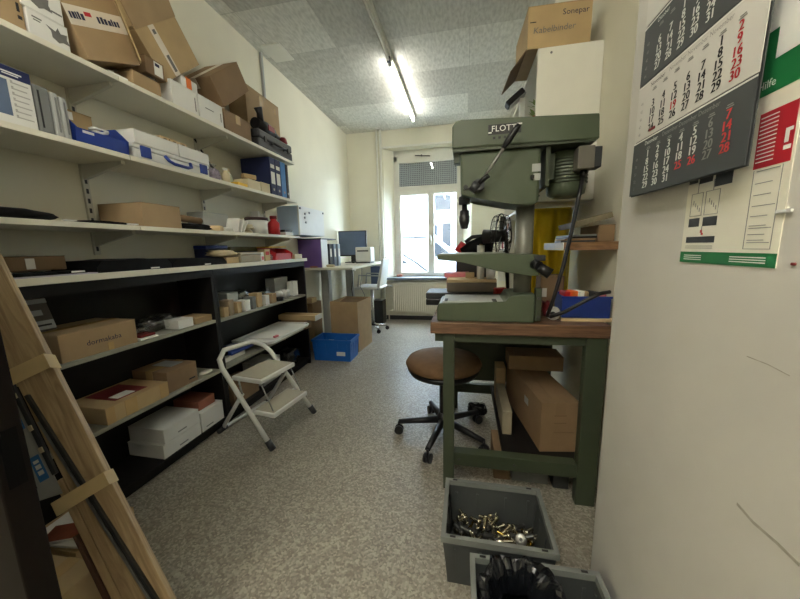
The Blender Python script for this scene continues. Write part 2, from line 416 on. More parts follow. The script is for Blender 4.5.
w = struct(P().box(fx0, fx0 + .06, YFR, YFR + .06, wz0, 2.78).box(fx1 - .06, fx1, YFR, YFR + .06, wz0, 2.78).box(fx0, fx1, YFR, YFR + .06, 2.70, 2.78).box(fx0 + .06, fx1 - .06, YFR, YFR + .06, wz0, wz0 + .04), 'window_1', WHITEPAINT)
P().box(fx0, fx1, YFR, YFR + .10, 2.78, wz1).done('head_board', WHITEPAINT, w)
P().box(fx0 + .06, fx1 - .06, YFR - .01, YFR + .06, 2.19, 2.25, bev=.005).done('transom_bar', WHITEPAINT, w)
def sash(x0, x1, z0, z1, b):
    f = P().box(x0, x0 + b, YFR - .012, YFR + .045, z0, z1).box(x1 - b, x1, YFR - .012, YFR + .045, z0, z1).box(x0 + b, x1 - b, YFR - .012, YFR + .045, z0, z0 + b).box(x0 + b, x1 - b, YFR - .012, YFR + .045, z1 - b, z1).done('sash', WHITEPAINT, w)
    P().box(x0 + b, x1 - b, YFR + .012, YFR + .016, z0 + b, z1 - b).done('pane', CLEAR, f); return f
xm = (fx0 + fx1) / 2 + .06
sash(fx0 + .055, xm - .003, wz0 + .03, 2.19, .052)
f2 = sash(xm + .003, fx1 - .055, wz0 + .03, 2.19, .045)
P().box(xm - .03, xm + .035, YFR - .02, YFR - .012, wz0 + .03, 2.19).done('cover_strip', WHITEPAINT, w)
P().box(xm - .008, xm + .012, YFR - .045, YFR - .02, 1.34, 1.46).cyl((xm, YFR - .05, 1.44), (xm, YFR - .055, 1.31), .009).done('window_handle', STEEL, w)
sash(fx0 + .055, fx1 - .055, 2.25, 2.70, .035)
def grille_mat():
    m = bpy.data.materials.new('perforated_shutter'); m.use_nodes = True
    nt = m.node_tree; b = nt.nodes['Principled BSDF']; b.inputs['Roughness'].default_value = 0.6
    tc = nt.nodes.new('ShaderNodeTexCoord'); br = nt.nodes.new('ShaderNodeTexBrick'); br.offset = 0
    mp = nt.nodes.new('ShaderNodeMapping'); mp.inputs['Rotation'].default_value = (R(90), 0, 0); nt.links.new(tc.outputs['Object'], mp.inputs['Vector'])
    br.inputs['Scale'].default_value = 1; br.inputs['Brick Width'].default_value = .032; br.inputs['Row Height'].default_value = .032; br.inputs['Mortar Size'].default_value = .008
    br.inputs['Color1'].default_value = rgb((86, 88, 90)); br.inputs['Color2'].default_value = rgb((104, 106, 108)); br.inputs['Mortar'].default_value = rgb((190, 192, 190))
    nt.links.new(mp.outputs[0], br.inputs['Vector']); nt.links.new(br.outputs['Color'], b.inputs['Base Color']); return m
struct(P().box(fx0 + .03, fx1 - .03, YFR + .075, YFR + .10, 2.20, 2.78), 'window_shutter', grille_mat())
tag(P().cyl((-.72, YFR - .012, 2.755), (-.72, YFR - .07, 2.755), .012).cyl((-.83, YFR - .06, 2.76), (-.58, YFR - .06, 2.735), .009).done('window_stay', STEELD), 'dark steel opening lever above the small upper window', 'window lever')

# street outside
struct(P().box(-9, 7, YB + .3, 30, -.45, -.30), 'ground_street', ASPH)
struct(P().box(-9, 7, YB + .3, 7.0, -.30, -.18), 'trim_pavement', FACADE)
bl = thing('house', 'white house facade with grey blue windows across the street', 'building', (-1, 14, -.3))
P().box(-8, 6, 13.2, 15, -.3, 9).done('facade', FACADE, bl)
for (x0, x1, z0, z1) in ((-1.25, -.5, 2.65, 3.35), (-1.3, -1.05, 1.2, 2.2), (-.95, -.5, 1.2, 2.25), (-3.2, -2.4, 1.2, 2.4), (.6, 1.4, 1.2, 2.4)):
    q = P().box(x0, x1, 13.14, 13.2, z0, z1).done('window_surround', FACADE, bl)
    P().box(x0 + .06, x1 - .06, 13.12, 13.15, z0 + .06, z1 - .06).done('window_glass', FACBLUE, q)
van = thing('van', 'white van with dark side moulding parked across the street', 'van', (-1.6, 9.2, -.3))
P().prism([(-4.2, -.05), (-4.2, 2.0), (-1.2, 2.0), (-.85, 1.5), (-.15, .95), (.5, .75), (.6, -.05)], 'y', 8.5, 10.2, bev=.03).done('body', CARW, van)
P().box(-3.9, -.98, 8.482, 8.5, 1.50, 1.54).done('side_moulding', BLACK, van)
P().prism([(-.88, 1.02), (-.88, 1.40), (-.75, 1.38), (-.28, 1.0), (-.3, .96)], 'y', 8.485, 8.5).done('cab_window', CARGL, van)
P().prism([(-1.8, 1.05), (-1.8, 1.4), (-.98, 1.4), (-.98, 1.05)], 'y', 8.49, 8.5).done('signwriting_panel', CARW, van)
P().text('SERV', .17, (-1.68, 8.482, 1.22), (1, 0, 0), (0, 0, 1)).done('signwriting', mat('black_sign_film', (14, 12, 14), .8, 0, .02, spec=.1), van)
for x in (-3.3, -.1): P().cyl((x, 8.46, .05), (x, 8.7, .05), .35, n=28).done('wheel', BLACK, van)
car = thing('car', 'white car with dark curved windscreen edge nearest the window', 'car', (-2.3, 7.9, -.3))
P().prism([(-4.6, .0), (-4.5, .75), (-3.6, .9), (-3.0, 1.30), (-2.0, 1.32), (-1.55, 1.17), (-1.1, .9), (-.75, .62), (-.3, .5), (-.25, 0)], 'y', 7.45, 8.2, bev=.03).done('body', CARW, car)
P().tube([(-2.3, 7.44, 1.30), (-1.75, 7.44, 1.24), (-1.4, 7.44, 1.08), (-1.1, 7.44, .89), (-.85, 7.44, .69)], .022, 8).done('windscreen_pillar', BLACK, car)
P().prism([(-3.4, .9), (-2.9, 1.22), (-2.1, 1.25), (-1.7, 1.12), (-1.3, .88)], 'y', 7.43, 7.45).done('side_window', CARGL, car)
for x in (-3.8, -1.05): P().cyl((x, 7.42, .02), (x, 7.6, .02), .32, n=28).done('wheel', BLACK, car)

# pipes, conduit, ceiling plate
tag(P().cyl((-1.435, YB - .05, .02), (-1.435, YB - .05, ZC), .016, n=14).done('heating_pipe', WHITEPAINT), 'thin cream riser pipe in the back corner, left one of two', 'pipe')
tag(P().cyl((-1.375, YB - .05, .02), (-1.375, YB - .05, ZC), .020, n=14).done('heating_pipe', WHITEPAINT), 'thicker cream riser pipe right beside the window opening', 'pipe')
tag(P().box(XW, XW + .022, 3.085, 3.11, 2.09, ZC - .002).done('cable_conduit', GREYLT), 'vertical grey cable duct on the left wall behind the cartons', 'cable duct')
tag(P().box(-1.90, -1.70, 3.0, 3.27, ZC - .012, ZC - .001, bev=.003).done('ceiling_plate', WHITEPAINT), 'small white square cover plate on the tiled ceiling', 'cover plate')
tag(P().box(XW, XW + .018, 4.05, 4.13, .95, 1.03, bev=.003).done('wall_socket', WHITEP), 'white socket on the left wall behind the desk leg', 'socket')

# lamps
def lamp(y0, y1, label, lit, x=-.75, tube=None):
    t = thing('tube_lamp', label, 'lamp', (x, (y0 + y1) / 2, ZC - .09), 'tube lamps along the ceiling')
    P().box(x - .025, x + .025, y0, y1, ZC - .055, ZC - .001, bev=.004).done('batten', STEELW, t)
    P().tube([(x, y0 + .03, ZC - .085), (x, y1 - .03, ZC - .085)], .013, 14).done('tube', (tube or TUBE) if lit else TUBEOFF, t)
    for y in (y0, y1 - .03): P().box(x - .016, x + .016, y, y + .03, ZC - .105, ZC - .055, bev=.003).done('lampholder', STEELD if not lit else WHITEP, t)
lamp(3.42, 4.92, 'lit fluorescent tube nearest the window', True, tube=TUBEDIM)
lamp(1.88, 3.38, 'unlit tube fitting between the camera and the lit tube', False)
lamp(-1.45, .05, 'lit fluorescent tube above and behind the camera', True)
lamp(-1.45, .05, 'added fill tube out of view behind the camera, nearer the notice wall', True, -.30)  # extra tube added to brighten the near end and lower left corner

# radiator
t = thing('radiator', 'cream panel radiator under the window', 'radiator', (-.65, 5.35, .13))
P().box(-1.22, -.10, 5.32, 5.38, .14, .645, bev=.006).done('panel', RADW, t)
rb = P()
for i in range(33): rb.box(-1.205 + i * .0335, -1.187 + i * .0335, 5.308, 5.32, .17, .615, bev=.003)
rb.done('ribs', RADW, t)
P().box(-1.22, -.10, 5.315, 5.385, .645, .66).done('top_grille', RADW, t)
P().cyl((-1.225, 5.35, .60), (-1.30, 5.35, .60), .018).cyl((-1.30, 5.35, .60), (-1.30, 5.30, .60), .022).done('valve', WHITEP, t)
P().tube([(-1.22, 5.35, .17), (-1.30, 5.35, .17), (-1.30, 5.35, .0)], .011).done('pipe', RADW, t)
tag(P().blob((-1.13, 5.50, .77), (.12, .07, .05), 3, .3, 4, 2).done('cloth', TERRA), 'small reddish cloth on the left end of the window sill', 'cloth')

# ================================================================== WALL SHELVES
XF = -1.65
T1, T2, T3, T4 = 2.102, 1.740, 1.394, 1.166
lv = [(T1, 'top'), (T2, 'middle'), (T3, 'lowest')]
for zt, nm in lv:
    tag(P().box(XW + .004, XF, .46, 1.388, zt - .024, zt, bev=.002).done('shelf_board', SHELFW), 'near board of the %s cream wall shelf, left of the joint' % nm, 'shelf', 'wall shelf boards')
    tag(P().box(XW + .004, XF, 1.391, 3.03, zt - .024, zt, bev=.002).done('shelf_board', SHELFW), 'long far board of the %s cream wall shelf' % nm, 'shelf', 'wall shelf boards')
for y, nm in ((1.39, 'nearest slotted shelf upright, at the board joint'), (2.17, 'middle slotted shelf upright above the paper bundles'), (2.93, 'slotted shelf upright at the far end by the binders')):
    t = thing('shelf_upright', 'cream ' + nm, 'shelf upright', (XW, y, 1.25), 'slotted uprights of the wall shelves')
    P().box(XW, XW + .014, y - .014, y + .014, 1.25, 2.20).done('rail', STEELW, t)
    sl = P()
    for i in range(18): sl.box(XW + .0135, XW + .0145, y - .006, y + .006, 1.27 + i * .05, 1.295 + i * .05)
    sl.done('slots', DGREY, t)
    for zt, _ in lv:
        P().prism([(XW + .014, zt - .0245), (XF - .05, zt - .0245), (XF - .05, zt - .04), (XW + .014, zt - .10)], 'y', y - .009, y + .009).done('bracket', STEELW, t)
# worktop and the two open cabinets
tag(P().box(XW + .004, -1.655, .80, 3.165, T4 - .03, T4, bev=.002).done('worktop', SHELFW), 'long cream worktop lying over the two dark cabinets', 'worktop')
ZT = T4 - .0305
def cabinet(label, y0, y1, s1, s2):
    t = thing('open_cabinet', label, 'cabinet', ((XW - 1.68) / 2, (y0 + y1) / 2, 0), 'dark open cabinets under the worktop')
    for y in (y0, y1 - .022): P().box(XW + .012, -1.68, y, y + .022, 0, ZT, bev=.001).done('side_panel', DARKCAB, t)
    P().box(XW + .004, XW + .012, y0, y1, 0, ZT).done('back_panel', DARKCAB, t)
    P().box(XW + .012, -1.68, y0 + .022, y1 - .022, ZT - .05, ZT).done('top_rail', DARKCAB, t)
    P().box(XW + .012, -1.68, y0 + .022, y1 - .022, .05, .072).done('bottom_panel', DARKCAB, t)
    P().box(XW + .012, -1.71, y0 + .022, y1 - .022, 0, .05).done('plinth', DARKCAB, t)
    for z in (s1, s2): P().box(XW + .012, -1.68, y0 + .022, y1 - .022, z - .02, z).done('shelf', GREYSHELF, t)
A1, A2, B1, B2, CB = .790, .432, .782, .432, .072
cabinet('left dark open cabinet holding cartons and white boxes', .865, 1.868, A1, A2)
cabinet('right dark open cabinet holding small blocks behind the step stool', 1.870, 3.145, B1, B2)

exec_marker = 0
# ------------------------------------------------------------------ top shelf contents
z = T1
t = carton('brown carton at the near end of the top shelf with dark marks', -1.93, -1.66, .80, 1.066, z, z + .30, KRAFT, tape='x')
mk = P()
for y, zz, a, b in ((1.035, z + .10, .012, .05), (1.05, z + .06, .008, .03), (1.052, z + .035, .012, .012), (.96, z + .06, .02, .015)): mk.box(-1.66, -1.6588, y - a / 2, y + a / 2, zz, zz + b)
mk.done('marks', INK, t)
def motif(M, y, zz, s):
    pts = [(-.5, .25), (-.3, .05), (-.28, -.25), (0, -.4), (.2, -.28), (.5, -.3), (.38, -.05), (.42, .2), (.12, .12), (.02, .35), (-.1, .12)]
    return P(M).prism([(y + a * s, zz + b * s) for a, b in pts], 'x', -1.653, -1.6518)
t = carton('white carton with grey printed motif, lower of two on the top shelf', -1.87, -1.653, 1.07, 1.203, z, z + .092, WHITEC, tape='n')
motif(Matrix(), 1.165, z + .045, .075).done('motif', MOTIF, t)
P().box(-1.653, -1.652, 1.085, 1.115, z + .066, z + .071).box(-1.653, -1.652, 1.088, 1.11, z + .057, z + .061).done('print_lines', MOTIF, t)
t = carton('white carton with grey printed motif, upper of two on the top shelf', -1.87, -1.653, 1.06, 1.195, z + .0935, z + .19, WHITEC, tape='n')
motif(Matrix(), 1.115, z + .145, .085).done('motif', MOTIF, t)
P().box(-1.653, -1.652, 1.155, 1.19, z + .125, z + .131).done('print_lines', MOTIF, t)
# black pouch and papers below the tilted carton
tag(P().blob((-1.79, 1.335, z + .012), (.24, .20, .024), 4, .12, 3, 3).done('pouch', BLACKF), 'flat black pouch under the tilted carton on the top shelf', 'pouch')
tag(P().quad([(-1.665, 1.36, z + .001), (-1.665, 1.45, z + .001), (-1.75, 1.45, z + .001), (-1.75, 1.36, z + .001)], .012).done('paper_stack', PAPER), 'small stack of papers on the top shelf edge beside black pouch', 'papers')
M = rotx((-1.66, 1.275, z + .012), 22)
t = carton('tilted brown carton with white printed tape across its front', -1.92, -1.66, 1.275, 1.545, z + .012, z + .30, KRAFT, M, tape='x')
P(M).box(-1.6605, -1.659, 1.274, 1.546, z + .135, z + .205).done('printed_tape', TAPEW, t)
bars = P(M)
random.seed(3)
y = 1.285
while y < 1.52:
    wd_ = random.uniform(.006, .014); h = random.uniform(.018, .026)
    if not (1.345 < y < 1.395): bars.box(-1.659, -1.6578, y, y + wd_, z + .158, z + .158 + h)
    y += wd_ + random.uniform(.003, .007)
bars.done('printing', INKB, t)
P(M).box(-1.659, -1.6578, 1.355, 1.385, z + .175, z + .19).done('red_printing', INKR, t)
P(M).quad([(-1.657, 1.545, z + .02), (-1.657, 1.545, z + .30), (-1.587, 1.478, z + .30), (-1.587, 1.478, z + .02)], .005).done('flap', KRAFTL, t)
# small boxes
t = carton('small brown box under clear film on the top shelf', -1.80, -1.66, 1.475, 1.63, z, z + .072, KRAFT, tape='n')
tag(P().blob((-1.70, 1.60, z + .086), (.07, .08, .024), 9, .3, 4, 3).done('film_scrap', FILM), 'crumpled clear film on the lower small box of the top shelf', 'film')
t = carton('small brown box with white and blue label on the top shelf', -1.80, -1.662, 1.555, 1.665, z + .10, z + .185, KRAFTD, rotx((-1.7, 1.6, z + .10), -2), tape='n', lab=(1.605, 1.655, z + .11, z + .178, PAPER))
P(rotx((-1.7, 1.6, z + .10), -2)).box(-1.6605, -1.659, 1.61, 1.635, z + .155, z + .17).done('blue_print', INKB, t)
# big open carton leaning
M = rotx((-1.68, 1.69, z + .11), 40)
t = thing('cardboard_box', 'large open carton leaning behind the small boxes, flap raised, white tape strip', 'box', (-1.80, 1.69, z + .11))
a0, a1, b0, b1 = 1.69, 2.04, z + .11, z + .345
P(M).box(-1.684, -1.68, a0, a1, b0, b1).box(-1.94, -1.936, a0, a1, b0, b1).box(-1.936, -1.684, a0, a0 + .004, b0, b1).box(-1.936, -1.684, a1 - .004, a1, b0, b1).box(-1.936, -1.684, a0 + .004, a1 - .004, b0, b0 + .004).done('body', KRAFTL, t)
P(M).box(-1.68, -1.6785, 1.79, 1.835, b0 + .002, b1).done('printed_tape', TAPEW, t)
P(M).box(-1.6785, -1.6775, 1.803, 1.824, b0 + .02, b0 + .10).box(-1.6785, -1.6775, 1.803, 1.824, b1 - .04, b1 - .02).done('printing', MOTIF, t)
P(M).quad([(-1.68, a0, b1), (-1.68, a1, b1), (-1.65, a1 + .02, b1 + .26), (-1.65, a0, b1 + .26)], .004).done('flap', KRAFT, t)
P(M).quad([(-1.93, a0, b1), (-1.93, a1, b1), (-1.96, a1, b1 + .12), (-1.96, a0, b1 + .12)], .004).done('flap', KRAFTL, t)
# white boxes
t = carton('white carton on the top shelf below the red and white pack', -1.86, -1.66, 1.70, 1.885, z, z + .135, WHITEC, tape='y', tm=WHITEC)
P().box(-1.66, -1.659, 1.862, 1.868, z + .02, z + .10).done('print', MOTIF, t)
t = carton('white carton on the top shelf below the tilted brown box', -1.86, -1.655, 1.89, 2.095, z, z + .135, WHITEC, tape='y', tm=WHITEC)
P().box(-1.655, -1.654, 1.94, 2.01, z + .07, z + .075).box(-1.655, -1.654, 2.07, 2.076, z + .03, z + .085).done('print', MOTIF, t)
t = thing('pack', 'white pack with orange band beside the big open carton', 'pack', (-1.72, 1.86, z + .137))
P().box(-1.78, -1.68, 1.80, 1.92, z + .137, z + .205, bev=.006).done('body', WHITEC, t)
P().box(-1.782, -1.678, 1.835, 1.872, z + .1375, z + .207).done('band', ORANGE, t)
tag(P().blob((-1.82, 1.86, z + .165), (.07, .26, .055), 12, .25, 4, 3).done('cloth', DARKRED), 'dark red cloth crumpled behind the pack on the top shelf', 'cloth')
M = rotx((-1.66, 2.13, z + .148), 38.5)
t = carton('brown carton tipped onto its edge above the white cartons', -1.93, -1.66, 2.13, 2.505, z + .148, z + .335, KRAFTD, M, tape='y', tm=TAPEW)
carton('small open brown carton wedged under the tipped carton', -1.90, -1.68, 2.14, 2.43, z, z + .15, KRAFTD, rotx((-1.7, 2.29, z), 0), tape='x')
tag(P().blob((-1.70, 2.115, z + .015), (.07, .04, .03), 5, .3, 4, 2).done('film_scrap', FILM), 'bit of clear film beside the small open carton on the top shelf', 'film')
t = carton('tall brown carton upright at the far end of the top shelf', -1.955, -1.79, 2.56, 3.05, z, z + .52, KRAFT, tape='y')
P().box(-1.79, -1.789, 2.75, 2.80, z + .42, z + .50).box(-1.79, -1.789, 2.97, 3.0, z + .43, z + .48).done('label', TAPE, t)
t = thing('tool_case', 'dark grey tool case at the far end of the top shelf', 'tool case', (-1.72, 2.77, z))
P().box(-1.785, -1.66, 2.50, 3.02, z, z + .075, bev=.012).done('base', DGREY, t)
P().box(-1.785, -1.66, 2.50, 3.02, z + .077, z + .145, bev=.014).done('lid', DGREY, t)
P().tube([(-1.655, 2.66, z + .06), (-1.635, 2.68, z + .07), (-1.635, 2.84, z + .07), (-1.655, 2.86, z + .06)], .009).done('handle', BLACK, t)
for y in (2.57, 2.93): P().box(-1.66, -1.652, y, y + .03, z + .055, z + .10, bev=.002).done('latch', BLACK, t)
t = thing('power_tool', 'black and red power tool lying on the grey tool case', 'power tool', (-1.72, 2.75, z + .147))
P().tube([(-1.72, 2.55, z + .20), (-1.72, 2.68, z + .205), (-1.72, 2.80, z + .20)], [.045, .052, .04], 14).done('motor_housing', BLACK, t)
P().tube([(-1.72, 2.78, z + .20), (-1.72, 2.90, z + .19)], [.03, .016], 12).done('chuck', STEELD, t)
P().tube([(-1.71, 2.62, z + .20), (-1.70, 2.60, z + .29), (-1.70, 2.58, z + .33)], [.03, .026, .035], 10).done('grip', BLACK, t)
P().box(-1.672, -1.664, 2.66, 2.75, z + .175, z + .22, bev=.003).done('side_panel', DARKRED, t)
tag(P().blob((-1.72, 2.96, z + .185), (.09, .1, .075), 8, .2, 4, 2).done('charger', DARKRED), 'dark red charger lump beside the power tool on grey case', 'charger')

# ------------------------------------------------------------------ middle shelf contents
z = T2
t = thing('product_box', 'white product box with blue header and cut-out window on the middle shelf', 'box', (-1.73, .96, z))
P().box(-1.80, -1.66, .84, 1.045, z, z + .205, bev=.002).done('body', WHITEC, t)
P().box(-1.6605, -1.6588, .84, 1.045, z + .165, z + .204).done('header', NAVY, t)
P().text('SchwOx', .02, (-1.6582, .985, z + .178), (0, 1, 0), (0, 0, 1), center=True).done('header_lettering', INKW, t) if False else P().box(-1.6588, -1.658, .95, 1.02, z + .181, z + .186).box(-1.6588, -1.658, .965, 1.01, z + .174, z + .178).done('header_print', INKW, t)
P().box(-1.6605, -1.6588, .84, .975, z + .03, z + .155).done('cutout_window', SCREEN, t)
tl = P()
for i in range(7): tl.box(-1.66, -1.6588, .985, 1.035 - .006 * (i % 2), z + .148 - i * .02, z + .152 - i * .02)
for i in range(7): tl.box(-1.66, -1.6588, .985, .991, z + .153 - i * .02, z + .158 - i * .02)
tl.done('text_lines', LABELG, t)
for y0, y1, h, m, lb in ((1.052, 1.105, .18, GREYPL, 'dark grey upright file case next to the white product box'), (1.107, 1.134, .175, GREYLT, 'pale grey upright file case, middle of the three'), (1.136, 1.163, .168, GREYLT, 'pale grey upright file case touching the blue bin')):
    t = thing('file_case', lb, 'file case', (-1.75, (y0 + y1) / 2, z), 'upright file cases on the middle shelf')
    P().box(-1.86, -1.665, y0, y1, z, z + h, bev=.008).done('case', m, t)
    P().box(-1.6655, -1.664, y0 + .012, y0 + .018, z + .02, z + h - .02).done('spine_strip', INK if m is GREYPL else GREYPL, t)
# blue open fronted bin
t = thing('storage_bin', 'dark blue open-fronted bin with cables on the middle shelf', 'bin', (-1.76, 1.27, z))
P().box(-1.86, -1.66, 1.17, 1.395, z, z + .006).box(-1.86, -1.855, 1.17, 1.395, z, z + .125).box(-1.665, -1.66, 1.17, 1.395, z, z + .062).done('tray', BLUEPL, t)
for y in (1.17, 1.390): P().prism([(-1.86, z), (-1.66, z), (-1.652, z + .062), (-1.72, z + .125), (-1.86, z + .13)], 'y', y, y + .005).done('side', BLUEPL, t)
P().box(-1.66, -1.6585, 1.20, 1.245, z + .045, z + .056).done('label', PAPER, t)
tag(P().blob((-1.765, 1.28, z + .042), (.16, .19, .07), 2, .3, 5, 3).done('cable_bundle', BLACK), 'tangle of black cable inside the dark blue bin', 'cable')
tag(P().tube([(-1.70 + .03 * math.cos(a * .7), 1.30 + .035 * math.sin(a * .7), z + .083 + .0005 * a) for a in range(18)], .004, 6).done('cable', WHITEP), 'white coiled cable on black cable in the dark blue bin', 'cable')
carton('flat brown carton standing at the wall behind the dark blue bin', -1.955, -1.865, 1.19, 1.40, z, z + .20, KRAFTL, tape='y', lab=(1.285, 1.315, z + .155, z + .19, PAPER))
# white case with blue latches
t = thing('tool_case', 'white tool case with blue handle and blue latches', 'tool case', (-1.79, 1.67, z))
P().box(-1.93, -1.665, 1.425, 1.925, z, z + .05, bev=.008).done('base', WHITEP, t)
P().box(-1.93, -1.665, 1.425, 1.925, z + .052, z + .075, bev=.006).done('lid', WHITEP, t)
for y in (1.46, 1.845): P().box(-1.665, -1.655, y, y + .055, z + .012, z + .068, bev=.003).done('latch', BLUEPL, t)
P().tube([(-1.66, 1.60, z + .05), (-1.645, 1.61, z + .025), (-1.642, 1.64, z + .015), (-1.642, 1.73, z + .015), (-1.645, 1.76, z + .025), (-1.66, 1.77, z + .05)], .009, 10).done('handle', BLUEPL, t)
carton('long white carton on the white tool case, near half', -1.92, -1.665, 1.44, 1.70, z + .076, z + .145, WHITEC, tape='n')
carton('long white carton on the white tool case, far half', -1.92, -1.663, 1.705, 1.93, z + .076, z + .145, WHITEC, tape='n')
for i, y in enumerate((1.70, 1.765, 1.83)):
    t = thing('jar_pack', ['brown patterned pack behind, nearest of three on the white cartons', 'brown patterned pack, middle of three on the white cartons', 'brown patterned pack, farthest of three on the white cartons'][i], 'pack', (-1.80, y, z + .147), 'brown packs on the white cartons')
    P().box(-1.85, -1.78, y, y + .06, z + .147, z + .205, bev=.004).done('body', CREAMW, t); P().box(-1.779, -1.778, y + .02, y + .04, z + .155, z + .195).done('band', KRAFTD, t)
tag(P().tube([(-1.955, 2.15, T1 - .026), (-1.95, 2.21, 1.99), (-1.94, 2.27, 1.91), (-1.92, 2.31, 1.87), (-1.88, 2.33, T2 + .01)], .007, 8).done('cable', BLACK), 'black cable hanging down the wall to the middle shelf', 'cable')
t = thing('plastic_bag', 'clear bag with purple and white content beside the white tool case', 'bag', (-1.71, 2.0, z))
P().blob((-1.71, 2.0, z + .045), (.10, .085, .09), 6, .25, 4, 3).done('content', mat('lilac_card', (158, 148, 160), .6, 0, .35, 40), t)
P().blob((-1.71, 2.0, z + .10), (.06, .06, .03), 7, .3, 4, 2).done('knotted_top', FILM, t)
def bottle(label, x, y, z, r, h, m, cap, cat='bottle', name='bottle'):
    t = thing(name, label, cat, (x, y, z))
    P().lathe([(r, 0), (r, h * .62), (r * .5, h * .76), (r * .5, h * .84)], (x, y, z), n=18).done('body', m, t)
    P().lathe([(r * .58, h * .84), (r * .58, h)], (x, y, z), n=18).done('cap', cap, t)
bottle('small beige squat bottle beside the clear bag on the middle shelf', -1.69, 2.105, z, .028, .10, BEIGE, WHITEP)
bottle('pale green jar on the middle shelf behind the yellow tray', -1.80, 2.26, z, .035, .14, mat('pale_green_glass', (176, 184, 150), .3), BEIGE, 'jar', 'jar')
bottle('white cream jar between the beige bottle and pale green jar', -1.82, 2.17, z, .03, .11, WHITEP, WHITEP, 'jar', 'jar')
tag(P().box(-1.74, -1.66, 2.19, 2.30, z, z + .025, bev=.004).done('tray', YELLOWB), 'low yellow tray on the edge of the middle shelf', 'tray')
carton('pale brown carton on the middle shelf under the wood offcuts', -1.85, -1.662, 2.31, 2.47, z, z + .072, BEIGE, tape='n')
carton('pale brown carton on the middle shelf in front of the binders', -1.80, -1.662, 2.475, 2.60, z, z + .078, BEIGE, tape='n')
for i, (a, b, m, lb) in enumerate(((2.33, 2.44, KRAFTL, 'yellowish wood offcut on the pale brown carton'), (2.36, 2.50, BLACK, 'black offcut among the wood pieces on the middle shelf'), (2.42, 2.56, CREAMW, 'pale wood offcut nearest the navy binders'))):
    t = P(rotz((-1.73 - .02 * i, (a + b) / 2, z), 25 * i - 20)).box(-1.76 - .045 * (i - 1), -1.72 - .045 * (i - 1), a, b, z + .0795, z + .115, bev=.004).done('wood_offcut', m)
    tag(t, lb, 'offcut')
def binder(label, y0, y1, z, h, m, x0=-1.945, x1=-1.665, labs=True, grp='ring binders at the end of the middle shelf'):
    t = thing('ring_binder', label, 'binder', ((x0 + x1) / 2, (y0 + y1) / 2, z), grp)
    P().box(x0, x1, y0, y0 + .004, z, z + h).box(x0, x1, y1 - .004, y1, z, z + h).box(x1 - .004, x1, y0, y1, z, z + h).done('cover', m, t)
    P().box(x0 + .01, x1 - .03, y0 + .006, y1 - .012, z + .006, z + h - .012).done('pages', PAPER, t)
    if labs:
        P().box(x1, x1 + .001, y0 + .012, y1 - .012, z + h * .30, z + h * .62).box(x1, x1 + .001, y0 + .012, y1 - .012, z + h * .72, z + h * .82).done('spine_label', PAPER, t)
    P().cyl((x1 + .001, (y0 + y1) / 2, z + h * .15), (x1 + .002, (y0 + y1) / 2, z + h * .15), .011).done('finger_ring', STEEL, t)
binder('navy ring binder with white labels, nearest of the row', 2.625, 2.705, z, .315, NAVY)
binder('navy ring binder with white labels, second in the row', 2.71, 2.79, z, .315, NAVY)
binder('sky blue ring binder at the far end of the middle shelf', 2.795, 2.875, z, .315, MIDBLUE, labs=False)
binder('thin dark ring binder at the very end of the middle shelf', 2.88, 2.92, z, .31, BLACK, labs=False)

# ------------------------------------------------------------------ lowest wall shelf contents
z = T3
def pouch(label, x0, x1, y0, y1, z, h, seed, m=BLACKF, tagy=None):
    t = thing('flat_bag', label, 'bag', ((x0 + x1) / 2, (y0 + y1) / 2, z))
    P().blob(((x0 + x1) / 2, (y0 + y1) / 2, z + h / 2), (x1 - x0, (y1 - y0), h), seed, .10, 2.5, 3).done('bag', m, t)
    if tagy: P().box(x1 - .026, x1 - .001, tagy, tagy + .04, z + .004, z + .010).done('care_label', PAPER, t)
    return t
pouch('flat black bag at the near end of the lowest wall shelf', -1.95, -1.66, .72, 1.135, z, .055, 21, tagy=1.08)
pouch('flat black bag in front of the brown carton on the lowest wall shelf', -1.95, -1.66, 1.14, 1.41, z, .022, 22, tagy=1.35)
carton('brown carton on the lowest wall shelf beside the black bags', -1.95, -1.663, 1.42, 1.655, z, z + .125, KRAFT, tape='n')
pouch('black bag behind the dark brown roll on the lowest wall shelf', -1.90, -1.66, 1.665, 1.96, z, .05, 23)
tag(P().cyl((-1.80, 1.70, z + .083), (-1.84, 2.05, z + .073), .022, n=16).done('roll', KRAFTD), 'dark brown cardboard roll lying on a black bag', 'roll')
tag(P(rotz((-1.72, 1.96, 0), 20)).box(-1.78, -1.67, 1.955, 2.03, z, z + .04, bev=.012).done('packet', CREAMW), 'crumpled brown paper packet on the lowest wall shelf', 'packet')
tag(P().blob((-1.73, 2.08, z + .02), (.12, .12, .04), 31, .25, 4, 3).done('paper_bundle', PAPER), 'white crumpled paper beside the brown paper packet', 'paper')
tag(P().box(-1.94, -1.80, 1.98, 2.22, z + .045, z + .14, bev=.004).box(-1.93, -1.81, 1.99, 2.21, z, z + .045).done('grey_box', GREYLT), 'grey box at the wall behind the crumpled paper', 'box')
for i in range(3):
    a = 18 + 9 * i
    tag(P(rotx((-1.7, 2.16 + .03 * i, z), -a)).box(-1.79, -1.68, 2.16 + .03 * i, 2.168 + .03 * i, z, z + .115).done('leaflet', PAPER), ['nearest leaning white leaflet beside the beige cord coil', 'middle leaning white leaflet beside the beige cord coil', 'last leaning white leaflet, touching the beige cord coil'][i], 'leaflet', 'leaning white leaflets on the lowest wall shelf')
co = P(); random.seed(8)
for k in range(6):
    cx, cy = -1.74 + random.uniform(-.02, .02), 2.325 + random.uniform(-.02, .02)
    co.tube([(cx + .05 * math.cos(a * .4), cy + (.05 + .004 * k) * math.sin(a * .4), z + .008 + .011 * k + .004 * math.sin(a * 1.3)) for a in range(16)], .006, 6, closed=True)
